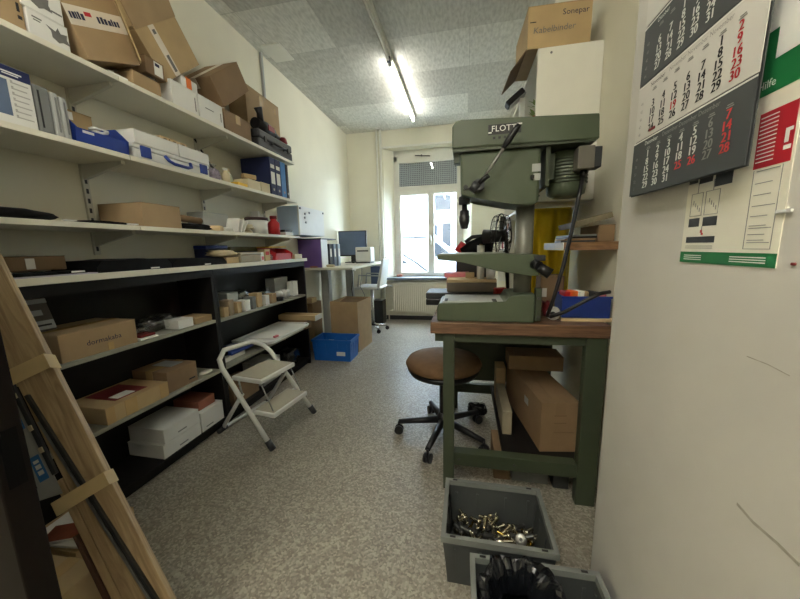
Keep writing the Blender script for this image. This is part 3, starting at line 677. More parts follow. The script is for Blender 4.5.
tag(co.done('cord_coil', BEIGE), 'coil of beige cord on the lowest wall shelf', 'cord')
t = thing('tub', 'white tub with dark lid on the lowest wall shelf', 'tub', (-1.76, 2.51, z))
P().lathe([(.078, 0), (.09, .115)], (-1.76, 2.51, z), n=28).done('tub_body', WHITEP, t)
P().lathe([(.095, .116), (.095, .135), (.09, .14)], (-1.76, 2.51, z), n=28).done('lid', mat('dark_brown_lid', (62, 40, 36), .5), t)
bottle('red can with dark cap beside the white tub', -1.72, 2.70, z, .052, .17, RED, DARKRED, 'can', 'can')
tag(P().box(-1.76, -1.66, 2.79, 2.93, z, z + .03, bev=.004).done('tray', WHITEP), 'low white tray at the end of the lowest wall shelf', 'tray')
tag(P().box(-1.765, -1.665, 2.785, 2.925, z + .031, z + .052, bev=.004).done('tray', BLACK), 'black flat holder lying on the low white tray', 'holder')
for i in range(3): tag(P().box(-1.95, -1.87, 2.70 + .045 * i, 2.735 + .045 * i, z, z + .22 - .02 * i, bev=.002).done('booklet', PAPER), ['nearest white booklet standing at the wall behind the red can', 'middle white booklet standing at the wall behind the red can', 'farthest white booklet standing at the wall behind the red can'][i], 'booklet', 'white booklets behind the red can')

# ------------------------------------------------------------------ worktop contents
z = T4
carton('brown carton with white label at the near end of the worktop', -1.95, -1.80, .84, 1.14, z + .022, z + .085, KRAFTD, tape='n', lab=(1.00, 1.03, z + .03, z + .075, PAPER))
tag(P().box(-1.955, -1.66, .84, 1.165, z, z + .005).done('paper', mat('lilac_paper', (190, 184, 198), .7)), 'lilac grey sheet under the nearest black pad on the worktop', 'paper')
def pad(label, y0, y1, zz, h, seed, x0=-1.95, x1=-1.67, ty=None):
    t = thing('black_pad', label, 'pad', ((x0 + x1) / 2, (y0 + y1) / 2, zz))
    p = P(); n = 14
    top = []
    for i in range(n + 1):
        u = i / n; y = y0 + (y1 - y0) * u
        top.append((y, zz + h * (0.82 + .18 * noise.noise(Vector((u * 3, seed, 0))) - (.5 if u > .93 or u < .04 else 0))))
    p.prism([(y0, zz)] + top + [(y1, zz)], 'x', x0, x1)
    p.done('pad', BLACKF, t)
    if ty: P().box(x1, x1 + .0015, ty, ty + .05, zz + .004, zz + .011).done('care_label', PAPER, t)
pad('thin black pad at the near end of the worktop on the lilac sheet', .85, 1.13, z + .006, .015, 1, ty=1.07, x0=-1.79)
pad('thick black pad on the worktop, nearer one of two', 1.17, 1.56, z, .07, 2, ty=1.43)
pad('thick black pad on the worktop, reaching to the beige bag', 1.565, 2.00, z, .06, 5, ty=1.80)
t = thing('storage_bin', 'dark blue box at the wall on the worktop behind the beige bag', 'box', (-1.90, 2.13, z))
P().box(-1.955, -1.85, 2.02, 2.24, z, z + .11, bev=.005).done('body', NAVY, t); P().box(-1.957, -1.848, 2.018, 2.242, z + .11, z + .135, bev=.005).done('lid', BLUEPL, t)
t = carton('light brown carton on the worktop under the creased paper bag', -1.82, -1.68, 2.01, 2.14, z, z + .045, KRAFTL, tape='n')
tag(P().blob((-1.75, 2.06, z + .078), (.15, .24, .06), 41, .22, 4, 3).done('paper_bag', BEIGE), 'creased beige paper bag on the worktop', 'bag')
t = thing('tray', 'beige deep tray with a grey lid on the worktop', 'tray', (-1.75, 2.27, z))
P().box(-1.83, -1.67, 2.15, 2.40, z, z + .055, bev=.008).done('base', mat('taupe_plastic', (150, 138, 112), .5), t); P().box(-1.832, -1.668, 2.148, 2.402, z + .056, z + .078, bev=.006).done('lid', mat('taupe_lid', (166, 156, 132), .5), t)
tag(P().cyl((-1.88, 2.28, z + .045), (-1.88, 2.62, z + .045), .045, n=18).done('roll', DGREY), 'dark grey roll behind the beige deep tray', 'roll')
carton('small white and pink carton beside the beige tray', -1.74, -1.68, 2.415, 2.455, z, z + .075, WHITEC, tape='n', lab=(2.42, 2.45, z + .01, z + .04, PINK))
carton('small light brown carton standing beside the red bin', -1.75, -1.68, 2.47, 2.545, z, z + .10, KRAFTL, tape='n', lab=(2.48, 2.53, z + .05, z + .08, RED))
tag(P().blob((-1.72, 2.585, z + .03), (.07, .06, .06), 14, .3, 4, 2).done('film_scrap', FILM), 'crumpled clear film between the light carton and red bin', 'film')
t = thing('storage_bin', 'red open-fronted bin with yellow rim on the worktop', 'bin', (-1.76, 2.76, z))
P().box(-1.86, -1.68, 2.63, 2.90, z, z + .005).box(-1.86, -1.855, 2.63, 2.90, z + .005, z + .11).box(-1.69, -1.685, 2.63, 2.90, z + .005, z + .06).prism([(-1.86, z), (-1.685, z), (-1.67, z + .06), (-1.74, z + .10), (-1.86, z + .11)], 'y', 2.625, 2.63).prism([(-1.86, z), (-1.685, z), (-1.67, z + .06), (-1.74, z + .10), (-1.86, z + .11)], 'y', 2.90, 2.905).done('body', RED, t)
P().box(-1.865, -1.74, 2.622, 2.908, z + .112, z + .125).done('rim', YELLOWB, t)
tag(P().box(-1.955, -1.875, 2.30, 2.88, z + .09, z + .125, bev=.003).box(-1.95, -1.93, 2.32, 2.86, z, z + .09).done('level_tool', OLIVE), 'long olive box section along the wall on the worktop', 'profile')
carton('low beige block carton at the far end of the worktop', -1.80, -1.68, 2.96, 3.11, z, z + .045, BEIGE, tape='n')

# ------------------------------------------------------------------ left cabinet contents
t = carton('light brown carton with dark printed lettering in the left cabinet', -1.95, -1.69, .99, 1.318, A1, A1 + .125, KRAFT, tape='y', lettering=('dormakaba', .034, 1.165, A1 + .05, INKB))
P().box(-1.69, -1.6885, 1.175, 1.20, A1 + .002, A1 + .04).done('front_tape', TAPE, t)
t = thing('blister_pack', 'grey printed pack leaning behind the lettered carton', 'pack', (-1.85, 1.04, A1 + .128))
Mb = roty((-1.84, 1.0, A1 + .128), -18)
P(Mb).box(-1.86, -1.835, .985, 1.085, A1 + .13, A1 + .28, bev=.003).done('pack', mat('dim_grey_card', (96, 90, 82), .7), t)
P(Mb).box(-1.835, -1.8335, .985, 1.085, A1 + .255, A1 + .275).box(-1.835, -1.8335, 1.02, 1.055, A1 + .20, A1 + .225).box(-1.835, -1.8335, .988, 1.082, A1 + .135, A1 + .175).done('pale_prints', GREYLT, t)
P(Mb).box(-1.8335, -1.8325, 1.0, 1.07, A1 + .15, A1 + .158).done('print_line', INK, t)
t = thing('packet', 'clear packet with red card beside the lettered carton', 'packet', (-1.76, 1.395, A1))
P().box(-1.80, -1.70, 1.34, 1.44, A1, A1 + .008).done('white_card', PAPER, t); P().box(-1.79, -1.71, 1.35, 1.435, A1 + .009, A1 + .022, bev=.003).done('red_card', DARKRED, t); P().blob((-1.78, 1.39, A1 + .045), (.1, .1, .045), 3, .3, 4, 3).done('film', FILM, t)
tag(P().blob((-1.83, 1.56, A1 + .055), (.16, .26, .11), 44, .3, 4, 3).done('film_bag', FILM), 'clear crumpled film bag behind the white box in left cabinet', 'bag')
carton('small white box on the upper shelf of the left cabinet', -1.80, -1.70, 1.575, 1.685, A1, A1 + .055, WHITEC, rotz((-1.75, 1.63, 0), 0), tape='n')
carton('small flat brown box at the divider in the left cabinet', -1.85, -1.70, 1.70, 1.84, A1, A1 + .042, KRAFT, tape='n')
t = carton('wide flat brown parcel with dark window pouch in the left cabinet', -1.95, -1.685, 1.11, 1.44, A2, A2 + .085, KRAFTL, tape='n')
P().box(-1.93, -1.73, 1.19, 1.36, A2 + .085, A2 + .0865).done('document_pouch', DARKRED, t); P().box(-1.80, -1.74, 1.21, 1.30, A2 + .0865, A2 + .088).done('address_label', PAPER, t)
P().box(-1.685, -1.6835, 1.11, 1.15, A2 + .001, A2 + .084).box(-1.685, -1.6835, 1.20, 1.26, A2 + .001, A2 + .084).box(-1.685, -1.6835, 1.39, 1.44, A2 + .001, A2 + .084).done('tape', TAPE, t)
t = carton('brown carton with grey top label in the left cabinet', -1.95, -1.70, 1.455, 1.665, A2, A2 + .128, KRAFTD, tape='y')
P().box(-1.90, -1.76, 1.54, 1.63, A2 + .13, A2 + .1315).done('top_label', GREYLT, t); P().box(-1.70, -1.699, 1.60, 1.645, A2 + .025, A2 + .034).done('print', INK, t)
tag(P().blob((-1.73, 1.755, A2 + .012), (.07, .10, .024), 15, .3, 4, 2).done('paper_scrap', PAPER), 'white scrap of paper on the lower shelf of the left cabinet', 'paper')
for (x0, y0, y1, z0, z1, lb) in ((-1.94, 1.36, 1.625, CB, CB + .085, 'white flat carton on the cabinet floor, bottom of its pair'), (-1.94, 1.375, 1.625, CB + .0865, CB + .175, 'white flat carton on the cabinet floor, top of its pair'), (-1.93, 1.635, 1.83, CB, CB + .135, 'white carton on the cabinet floor under the reddish box')):
    t = carton(lb, x0, -1.688, y0, y1, z0, z1, WHITEC, tape='n', lid=False)
    P().box(-1.688, -1.687, y1 - .16, y1 - .10, z0 + .02, z0 + .028).done('print', INKG, t)
carton('reddish brown box on the white carton at the cabinet divider', -1.92, -1.72, 1.66, 1.80, CB + .1365, CB + .20, TERRA, tape='n', lab=(1.67, 1.79, CB + .15, CB + .19, TERRA))

# ------------------------------------------------------------------ right cabinet contents
z = B1
specs = [(1.955, .045, .07, KRAFTL, 'brown block beside the divider, first of the row'), (2.01, .05, .115, mat('greyish_card', (150, 132, 106), .7), 'taller greyish brown block, second of the row'), (2.095, .05, .085, KRAFTL, 'light brown block, third of the row'), (2.185, .06, .085, WHITEC, 'white block in the row, before the tall grey one'), (2.275, .045, .10, GREYPL, 'grey block in the middle of the row'), (2.345, .06, .12, KRAFTL, 'tallest brown block of the row'), (2.455, .05, .085, WHITEC, 'white block, between the tallest brown one and last brown one'), (2.545, .07, .085, KRAFT, 'last brown block of the row')]
for y, wy, h, m, lb in specs:
    t = thing('small_carton', lb, 'box', (-1.73, y + wy / 2, z), 'row of small blocks in the right cabinet')
    P().box(-1.78, -1.70, y, y + wy, z, z + h - .008, bev=.002).done('body', m, t); P().box(-1.781, -1.699, y - .001, y + wy + .001, z + h - .02, z + h, bev=.002).done('lid', m, t)
t = thing('lock_set', 'white rounded fitting on black puck beside the row of blocks', 'fitting', (-1.74, 2.73, z))
P().lathe([(.045, 0), (.045, .03), (.04, .035)], (-1.73, 2.70, z), n=20).done('puck', BLACK, t); P().lathe([(.03, .036), (.04, .06), (.028, .085), (.0, .09)], (-1.74, 2.72, z), n=20).done('knob', WHITEP, t)
tag(P().blob((-1.84, 2.32, z + .09), (.12, .17, .18), 51, .28, 4, 3).done('film_bag', FILM), 'tall clear bag behind the row of blocks', 'bag')
tag(P().box(-1.95, -1.80, 2.12, 2.24, z, z + .15, bev=.004).done('carton', GREYLT), 'pale grey box at the back behind the white block', 'box')
tag(P().blob((-1.85, 2.62, z + .07), (.14, .22, .14), 52, .3, 4, 3).done('film_bag', FILM), 'wide clear bag behind the last blocks of the row', 'bag')
carton('pale grey carton at the far back of the right cabinet shelf', -1.93, -1.83, 2.80, 3.04, z, z + .20, GREYLT, tape='n')
carton('slim white carton at the far end of the right cabinet shelf', -1.81, -1.74, 2.98, 3.08, z, z + .15, WHITEC, tape='n')
tag(P().blob((-1.77, 2.86, z + .05), (.09, .12, .10), 53, .25, 3, 3).done('sponge', WHITEP), 'white foam lump between the fitting and the slim carton', 'foam')
z = B2
tag(P().box(-1.93, -1.74, 1.93, 2.18, z, z + .035, bev=.004).done('folder', PAPER), 'white folder on the lower shelf near the cabinet divider', 'folder')
tag(P().box(-1.92, -1.73, 2.02, 2.28, z + .036, z + .065, bev=.004).done('folder', BLUEPL), 'blue folder lying on the white folder in the right cabinet', 'folder')
tag(P().blob((-1.80, 1.98, z + .085), (.12, .12, .09), 61, .3, 3, 3).done('bag', BLACKFILM), 'black bag on the folders next to the cabinet divider', 'bag')
tag(P().box(-1.93, -1.72, 2.42, 2.92, z, z + .06, bev=.004).done('flat_box', GREYLT), 'grey flat box under the white tray in the right cabinet', 'box')
t = thing('tray', 'white rounded tray poking out of the right cabinet', 'tray', (-1.72, 2.6, z + .061))
pts = []
for cx, cy, a0 in ((-1.60, 2.30, -90), (-1.60, 2.86, 0)):
    for k in range(6): pts.append((cx + .06 * math.cos(R(a0 + 18 * k)), cy + .06 * math.sin(R(a0 + 18 * k))))
pts += [(-1.90, 2.92), (-1.90, 2.24)]
P().prism(pts, 'z', z + .061, z + .075).done('plate', WHITEP, t)
P().tube([(a, b, z + .08) for a, b in pts], .008, 8, closed=True).done('rim', WHITEP, t)
tag(P().quad([(-1.58, 2.34, z + .077), (-1.58, 2.62, z + .077), (-1.82, 2.62, z + .077), (-1.82, 2.34, z + .077)], .006).done('leaflet', PAPER), 'white leaflet lying in the rounded white tray', 'leaflet')
tag(P().box(-1.60, -1.575, 2.36, 2.41, z + .084, z + .10, bev=.003).done('clip', PINK), 'pinkish clip on the corner of the white leaflet', 'clip')
t = carton('long flat brown carton sticking out at the right cabinet end', -1.92, -1.50, 2.955, 3.10, z + .10, z + .15, KRAFTL, tape='x')
P().box(-1.50, -1.495, 2.95, 3.105, z + .098, z + .152).done('white_end', WHITEC, t)
carton('brown carton supporting the long flat carton', -1.90, -1.62, 2.97, 3.09, z, z + .0985, KRAFTD, tape='n')
z = CB
tag(P().blob((-1.80, 2.88, z + .11), (.22, .28, .22), 71, .25, 4, 3).done('bag', BLACKFILM), 'black glossy bag on the floor of the right cabinet', 'bag')
carton('grey carton on the floor of the right cabinet beside black bag', -1.92, -1.72, 2.35, 2.62, z, z + .20, GREYLT, tape='n')
carton('dark carton on the right cabinet floor behind the step stool', -1.92, -1.72, 1.98, 2.28, z, z + .16, KRAFTD, tape='n')

# ================================================================== STEP STOOL
t = thing('step_stool', 'white folding step stool with two treads on the floor', 'step stool', (-1.35, 1.85, 0))
A = Vector((-1.185, 1.645, 0)); B = Vector((-1.135, 2.12, 0))
TA = Vector((-1.505, 1.66, .52)); TB = Vector((-1.40, 2.02, .52))
upv = Vector((-.075, 0, .11))
loop = [A + (TA - A) * .08, A + (TA - A) * .5, TA]
a2 = TA + upv * .45 + (TB - TA) * .05; a3 = TA + upv * .85 + (TB - TA) * .22; b3 = TB + upv * .85 - (TB - TA) * .22; b2 = TB + upv * .45 - (TB - TA) * .05
loop += [a2, a3, (a3 + b3) / 2, b3, b2, TB, B + (TB - B) * .5, B + (TB - B) * .08]
P().tube(loop, .0155, 12).done('front_frame', WHITEP, t)
for p, q in ((A, TA), (B, TB)): P().tube([p + Vector((0, 0, .0)), p + (q - p) * .11], .021, 12).done('rubber_foot', DGREY, t)
C1 = Vector((-1.665, 1.775, .018)); D1 = Vector((-1.60, 2.22, .018))
JA = A + (TA - A) * .66 + Vector((0, .025, 0)); JB = B + (TB - B) * .66 - Vector((0, .025, 0))
P().tube([JA, C1 + (JA - C1) * .12, C1 + Vector((.0, .02, 0)), D1 - Vector((0, .02, 0)), D1 + (JB - D1) * .12, JB], .0135, 10).done('rear_frame', WHITEP, t)
for p in (C1, D1): P().tube([p - Vector((0, .035, 0)), p + Vector((0, .035, 0))], .018, 10).done('rubber_foot', DGREY, t)
def tread(name, c, sx, sy, a, pm):
    M = Matrix.Translation(c) @ Matrix.Rotation(R(a), 4, 'Z')
    o = P(M).box(-sx / 2, sx / 2, -sy / 2, sy / 2, -.03, 0, bev=.006).done(name, WHITEP, t)
    P(M).box(-sx / 2 + .012, sx / 2 - .012, -sy / 2 + .012, sy / 2 - .012, 0, .004, bev=.0015).done('mat', pm, o)
MATG = mat('grey_ribbed_rubber', (178, 172, 152), .7, 0, .1, 60, .1, (1, 12, 1))
tread('top_tread', (-1.335, 1.845, .455), .24, .33, -8, MATG)
tread('lower_tread', (-1.215, 1.825, .245), .17, .34, -8, MATG)
for y0, y1 in ((1.685, 1.67), (1.995, 1.98)):
    P().tube([(-1.26 + (.02 if y0 > 1.8 else 0), y0, .43), (-1.17 + (.02 if y0 > 1.8 else 0), y1, .235)], .004, 8).done('strut', STEEL, t)
for yy, jj in ((1.70, JA), (1.99, JB)): P().tube([(-1.43, yy, .44), tuple(jj)], .006, 8).done('hinge_arm', STEEL, t)
P().tube([tuple(A + (TA - A) * .42), tuple(B + (TB - B) * .42)], .010, 10).done('cross_bar', WHITEP, t)

# ================================================================== DESK CORNER
dz = 1.04
t = thing('standing_desk', 'white standing desk in the far left corner', 'desk', (-1.63, 4.45, 0))
P().prism([(-1.945, 3.5), (-1.27, 3.5), (-1.33, 5.18), (-1.945, 5.18)], 'z', dz - .028, dz, bev=.003).done('desktop', SHELFW, t)
for y in (4.02, 4.92):
    P().box(-1.89, -1.79, y - .05, y + .05, .03, dz - .06).done('leg', GREYLT, t)
    P().box(-1.945, -1.42, y - .04, y + .04, 0, .03, bev=.004).done('foot', GREYLT, t)
    P().box(-1.94, -1.42, y - .03, y + .03, dz - .06, dz - .028).done('support_arm', GREYLT, t)
P().box(-1.86, -1.82, 4.07, 4.87, dz - .075, dz - .03).done('cross_beam', GREYLT, t)
P().box(-1.31, -1.28, 3.60, 3.64, dz - .05, dz - .029, bev=.004).done('clip', WHITEP, t)
tag(P().tube([(-1.50, 4.1, dz - .03), (-1.50, 4.12, .85), (-1.53, 4.15, .70), (-1.55, 4.25, .5), (-1.58, 4.3, .012)], .006, 8).done('cable', DGREY), 'dark cable hanging below the white desk', 'cable')
tag(P().tube([(-1.42, 4.3, dz - .03), (-1.43, 4.3, .85), (-1.46, 4.3, .72), (-1.42, 4.36, .6), (-1.42, 4.45, .012)], .005, 8).done('cable', GREYPL), 'grey cable hanging below the white desk further right', 'cable')
t = thing('document_rack', 'purple sided document rack on the white desk', 'rack', (-1.80, 3.62, dz))
P().box(-1.958, -1.665, 3.54, 3.555, dz, dz + .33).done('side_panel', PURPLE, t)
P().box(-1.958, -1.665, 3.70, 3.715, dz, dz + .33).done('side_panel', PURPLE, t)
P().box(-1.962, -1.655, 3.535, 3.98, dz + .33, dz + .345).done('top', DGREY, t)
P().box(-1.958, -1.953, 3.555, 3.70, dz, dz + .33).done('back', PURPLE, t)
P().box(-1.665, -1.660, 3.54, 3.715, dz, dz + .33).done('edge_band', WHITEP, t)
for i in range(3):
    y = 3.74 + i * .085
    t = thing('magazine_file', ['dark magazine file standing next to the purple rack', 'blue grey magazine file in the middle of three', 'pale blue grey magazine file nearest the monitor'][i], 'magazine file', (-1.75, y + .035, dz), 'magazine files on the desk')
    m = (DGREY, mat('blue_grey_file', (112, 126, 146), .5), mat('pale_blue_grey_file', (146, 160, 176), .5))[i]
    P().box(-1.85, -1.645 + .02 * i, y, y + .075, dz, dz + .28, bev=.003).done('file', m, t); P().box(-1.645 + .02 * i, -1.644 + .02 * i, y + .02, y + .055, dz + .12, dz + .22).done('label', PAPER, t)
t = thing('monitor', 'dark flat monitor on the white desk', 'monitor', (-1.72, 4.80, dz))
P().box(-1.945, -1.49, 4.78, 4.82, dz + .10, dz + .49, bev=.006).done('housing', BLACK, t)
P().box(-1.93, -1.505, 4.777, 4.78, dz + .12, dz + .475).done('screen', SCREEN, t)
P().box(-1.76, -1.68, 4.81, 4.84, dz, dz + .2).done('neck', BLACK, t); P().box(-1.84, -1.60, 4.74, 4.92, dz, dz + .012, bev=.004).done('foot', BLACK, t)
t = thing('label_printer', 'white label printer on the desk in front of the monitor', 'printer', (-1.46, 4.55, dz))
P().box(-1.58, -1.345, 4.50, 4.70, dz + .02, dz + .235, bev=.012).done('housing', WHITEP, t); P().box(-1.55, -1.38, 4.498, 4.502, dz + .17, dz + .19).done('slot', DGREY, t); P().box(-1.57, -1.355, 4.49, 4.70, dz, dz + .02).done('base', DGREY, t)
tag(P().blob((-1.58, 3.60, dz + .02), (.12, .07, .04), 81, .15, 2, 3).done('stapler', BEIGE), 'beige lump like a tape roll on the near edge of the desk', 'desk item')
tag(P().blob((-1.76, 3.517, dz + .012), (.12, .03, .024), 82, .15, 2, 3).done('stapler', TERRA), 'brownish desk item in front of the purple rack', 'desk item')
tag(P().box(-1.62, -1.40, 4.18, 4.36, dz, dz + .006).done('paper', PAPER), 'white sheets of paper on the middle of the desk', 'paper')
tag(P().box(-1.66, -1.62, 4.55, 4.64, dz, dz + .03, bev=.01).done('mouse', BLACK), 'black mouse beside the label printer', 'mouse')
t = thing('key_cabinet', 'pale wall cabinet with magnets on its front above the purple rack', 'cabinet', (-1.85, 3.47, 1.40))
P().box(XW, -1.735, 3.17, 3.76, 1.412, 1.715, bev=.003).done('body', DAYBLUE, t); P().box(-1.735, -1.718, 3.17, 3.78, 1.412, 1.715, bev=.002).done('door', WHITEP, t)
for y, zz in ((3.20, 1.69), (3.40, 1.66), (3.76, 1.69), (3.29, 1.60), (3.31, 1.55), (3.30, 1.64)): P().cyl((-1.718, y, zz), (-1.71, y, zz), .012, n=12).done('magnet', DGREY if zz > 1.65 else GREYPL, t)
# chair
t = thing('swivel_chair', 'white swivel chair at the desk by the window', 'chair', (-1.35, 4.62, 0))
P().prism([(-1.25, .70), (-1.20, .70), (-1.13, 1.10), (-1.16, 1.105)], 'y', 4.40, 4.80, bev=.01).done('backrest', WHITEP, t)
P().box(-1.59, -1.19, 4.40, 4.82, .66, .70, bev=.015).done('seat', WHITEP, t)
for y in (4.41, 4.80): P().tube([(-1.23, y, .66), (-1.19, y, .86), (-1.51, y, .87), (-1.53, y, .70)], .011, 8).done('armrest', GREYLT, t)
P().cyl((-1.38, 4.61, .08), (-1.38, 4.61, .66), .025).done('pedestal', CHROME, t)
for k in range(5):
    a = R(20 + 72 * k); e = (-1.38 + .22 * math.cos(a), 4.61 + .22 * math.sin(a))
    P().tube([(-1.38, 4.61, .10), (e[0], e[1], .07)], [.02, .014], 8).done('base_arm', CHROME, t); P().cyl((e[0], e[1] - .012, .03), (e[0], e[1] + .012, .03), .03, n=14).done('castor', BLACK, t)
tag(P().box(-1.50, -1.33, 4.98, 5.2, .64, .96, bev=.005).done('computer', mat('blue_grey_case', (70, 84, 112), .5)), 'blue grey computer case mounted under the desk', 'computer')
tag(P().box(-1.50, -1.32, 5.0, 5.22, 0, .40, bev=.006).done('waste_bin', BLACK), 'black bin on the floor beside the radiator', 'bin')
# cartons and crate by the desk
t = thing('cardboard_box', 'tall open brown carton on the floor under the desk', 'box', (-1.46, 3.8, 0))
P(rotz((-1.46, 3.8, 0), -4)).box(-1.60, -1.596, 3.58, 4.03, 0, .62).box(-1.244, -1.24, 3.58, 4.03, 0, .62).box(-1.596, -1.244, 3.58, 3.584, 0, .62).box(-1.596, -1.244, 4.026, 4.03, 0, .62).box(-1.596, -1.244, 3.584, 4.026, 0, .004).done('body', KRAFT, t)
for ya, yb in ((3.586, 3.80), (4.024, 3.82)): P(rotz((-1.46, 3.8, 0), -4)).quad([(-1.595, ya, .605), (-1.245, ya, .605), (-1.245, yb, .575), (-1.595, yb, .575)], .004).done('flap', CARDIN, t)
t = carton('narrow upright brown carton between the cabinet and the tall carton', -1.955, -1.83, 3.55, 3.80, 0, .60, KRAFTD, tape='n')
tag(P().box(-1.94, -1.84, 3.57, 3.70, .6015, .66, bev=.005).done('packet', CREAMW), 'pale packet on top of the narrow upright carton', 'packet')
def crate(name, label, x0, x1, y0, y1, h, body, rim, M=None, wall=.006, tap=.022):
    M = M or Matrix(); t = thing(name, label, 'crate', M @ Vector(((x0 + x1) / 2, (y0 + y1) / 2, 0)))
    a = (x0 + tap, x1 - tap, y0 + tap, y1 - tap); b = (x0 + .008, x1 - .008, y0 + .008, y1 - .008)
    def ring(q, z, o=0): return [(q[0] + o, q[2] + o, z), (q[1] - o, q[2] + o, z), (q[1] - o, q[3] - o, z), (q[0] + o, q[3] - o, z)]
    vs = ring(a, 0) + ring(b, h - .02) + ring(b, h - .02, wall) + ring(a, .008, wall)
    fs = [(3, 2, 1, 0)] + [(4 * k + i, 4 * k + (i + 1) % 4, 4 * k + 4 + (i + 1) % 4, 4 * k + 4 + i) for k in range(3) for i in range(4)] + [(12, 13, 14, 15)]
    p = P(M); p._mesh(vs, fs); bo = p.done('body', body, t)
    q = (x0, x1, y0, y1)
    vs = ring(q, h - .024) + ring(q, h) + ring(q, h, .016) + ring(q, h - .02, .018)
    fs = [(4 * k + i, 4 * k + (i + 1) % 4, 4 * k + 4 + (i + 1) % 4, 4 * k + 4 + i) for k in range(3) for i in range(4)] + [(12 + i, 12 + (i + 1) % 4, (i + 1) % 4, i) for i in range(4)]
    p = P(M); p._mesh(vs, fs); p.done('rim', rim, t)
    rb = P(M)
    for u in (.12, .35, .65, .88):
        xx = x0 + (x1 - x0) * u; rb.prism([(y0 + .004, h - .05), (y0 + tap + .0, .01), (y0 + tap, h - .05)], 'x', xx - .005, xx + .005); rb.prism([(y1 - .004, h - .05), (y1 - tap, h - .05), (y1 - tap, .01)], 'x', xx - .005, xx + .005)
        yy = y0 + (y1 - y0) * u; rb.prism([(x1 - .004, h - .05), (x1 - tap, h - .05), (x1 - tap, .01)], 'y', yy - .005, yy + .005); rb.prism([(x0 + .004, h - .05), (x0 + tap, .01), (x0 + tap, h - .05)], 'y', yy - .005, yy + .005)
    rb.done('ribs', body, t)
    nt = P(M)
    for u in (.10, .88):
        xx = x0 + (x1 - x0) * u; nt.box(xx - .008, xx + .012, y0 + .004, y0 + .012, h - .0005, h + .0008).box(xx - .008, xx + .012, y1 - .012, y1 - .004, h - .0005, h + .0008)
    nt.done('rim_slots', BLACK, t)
    return t
Mc = Matrix()
t = crate('plastic_crate', 'bright blue crate on the floor below the desk', -1.70, -1.225, 3.21, 3.51, .25, BLUEBR, BLUEBR, Mc)
P(Mc).box(-1.40, -1.30, 3.2135, 3.2165, .07, .115).done('label', PAPER, t)
tag(P(Mc).box(-1.57, -1.50, 3.28, 3.40, .01, .20, bev=.004).done('packet', PAPER), 'white paper packet sticking up in the blue crate', 'packet')
tag(P(Mc).blob((-1.39, 3.37, .09), (.18, .2, .16), 91, .25, 3, 3).done('bag', DGREY), 'dark grey bag lying in the bright blue crate', 'bag')

# ================================================================== WORKBENCH
BZ = .895
t = thing('workbench', 'green steel workbench with brown wooden top', 'workbench', (.24, 1.98, 0))
P().box(-.160, .628, 1.488, 2.46, BZ - .056, BZ, bev=.004).done('top', BENCH, t)
for x, y in ((-.10, 1.50), (.535, 1.50), (-.10, 2.36), (.535, 2.36)):
    wdt = .055 if x < 0 else .085
    P().box(x, x + wdt, y, y + .05, 0, BZ - .056, bev=.003).done('leg', GREEND, t)
P().box(-.14, .62, 1.515, 1.525, BZ - .10, BZ - .056).done('apron', GREEND, t)
P().box(-.045, .535, 1.53, 1.56, BZ - .085, BZ - .057).box(-.095, -.07, 1.57, 2.36, BZ - .11, BZ - .057).box(.58, .61, 1.57, 2.36, BZ - .11, BZ - .057).done('frame', GREEND, t)
P().box(-.045, .535, 1.51, 1.565, .135, .205, bev=.002).done('lower_rail', GREEND, t)
P().box(-.045, .535, 2.365, 2.40, .135, .205).done('lower_rail', GREEND, t)
P().box(.20, .60, 1.566, 2.364, .18, .204).done('lower_shelf', DARKCAB, t)
P().box(-.045, .535, 2.37, 2.40, .24, BZ - .06).done('rear_panel', GREEND, t)
P().cyl((-.02, 1.5095, .17), (-.02, 1.507, .17), .007, n=10).cyl((.25, 1.5095, .17), (.25, 1.507, .17), .007, n=10).done('bolts', STEELD, t)

# drill press
t = thing('drill_press', 'green bench drill press on the workbench', 'drill press', (.1, 1.63, BZ))
o = P().prism([(-.06, 1.675), (-.06, 1.765), (-.045, 1.785), (-.02, 1.788), (.522, 1.764), (.528, 1.668)], 'y', 1.50, 1.76, bev=.006).done('belt_cover', GREEN, t)
P().box(.092, .225, 1.4985, 1.50, 1.716, 1.756).done('nameplate', BLACK, o)
P().text('FLOTT', .034, (.107, 1.4978, 1.728), (1, 0, 0), (0, 0, 1)).box(.093, .106, 1.4975, 1.4985, 1.722, 1.727).box(.208, .228, 1.4975, 1.4985, 1.748, 1.754).done('nameplate_lettering', INKW, o)
P().box(.112, .122, 1.499, 1.50, 1.698, 1.708).box(.134, .144, 1.499, 1.50, 1.698, 1.708).box(.156, .166, 1.499, 1.50, 1.698, 1.708).box(.178, .190, 1.499, 1.50, 1.698, 1.708).done('type_marks', BLACK, o)
P().box(-.055, .515, 1.506, 1.754, 1.660, 1.674).done('cover_flange', GREEND, t)
P().prism([(-.026, 1.660), (-.021, 1.477), (.05, 1.475), (.20, 1.431), (.276, 1.419), (.312, 1.433), (.314, 1.660)], 'y', 1.52, 1.74, bev=.012).done('head', GREEN, t)
P().box(-.052, -.03, 1.53, 1.56, 1.62, 1.66).done('front_bracket', GREEND, t)
P().lathe([(.026, 1.45), (.026, 1.485)], (-.006, 1.62, 0), n=20).done('quill', DGREY, t)
P().lathe([(.010, 1.335), (.017, 1.338), (.024, 1.37), (.0245, 1.395), (.022, 1.398), (.022, 1.42), (.012, 1.424), (.012, 1.45)], (-.004, 1.62, 0), n=24).done('chuck', BLACK, t)
P().cyl((.275, 1.63, BZ + .08), (.275, 1.63, 1.44), .041, n=32).done('column', mat('grey_column_steel', (122, 122, 112), .4, .25, .12, 20), t)
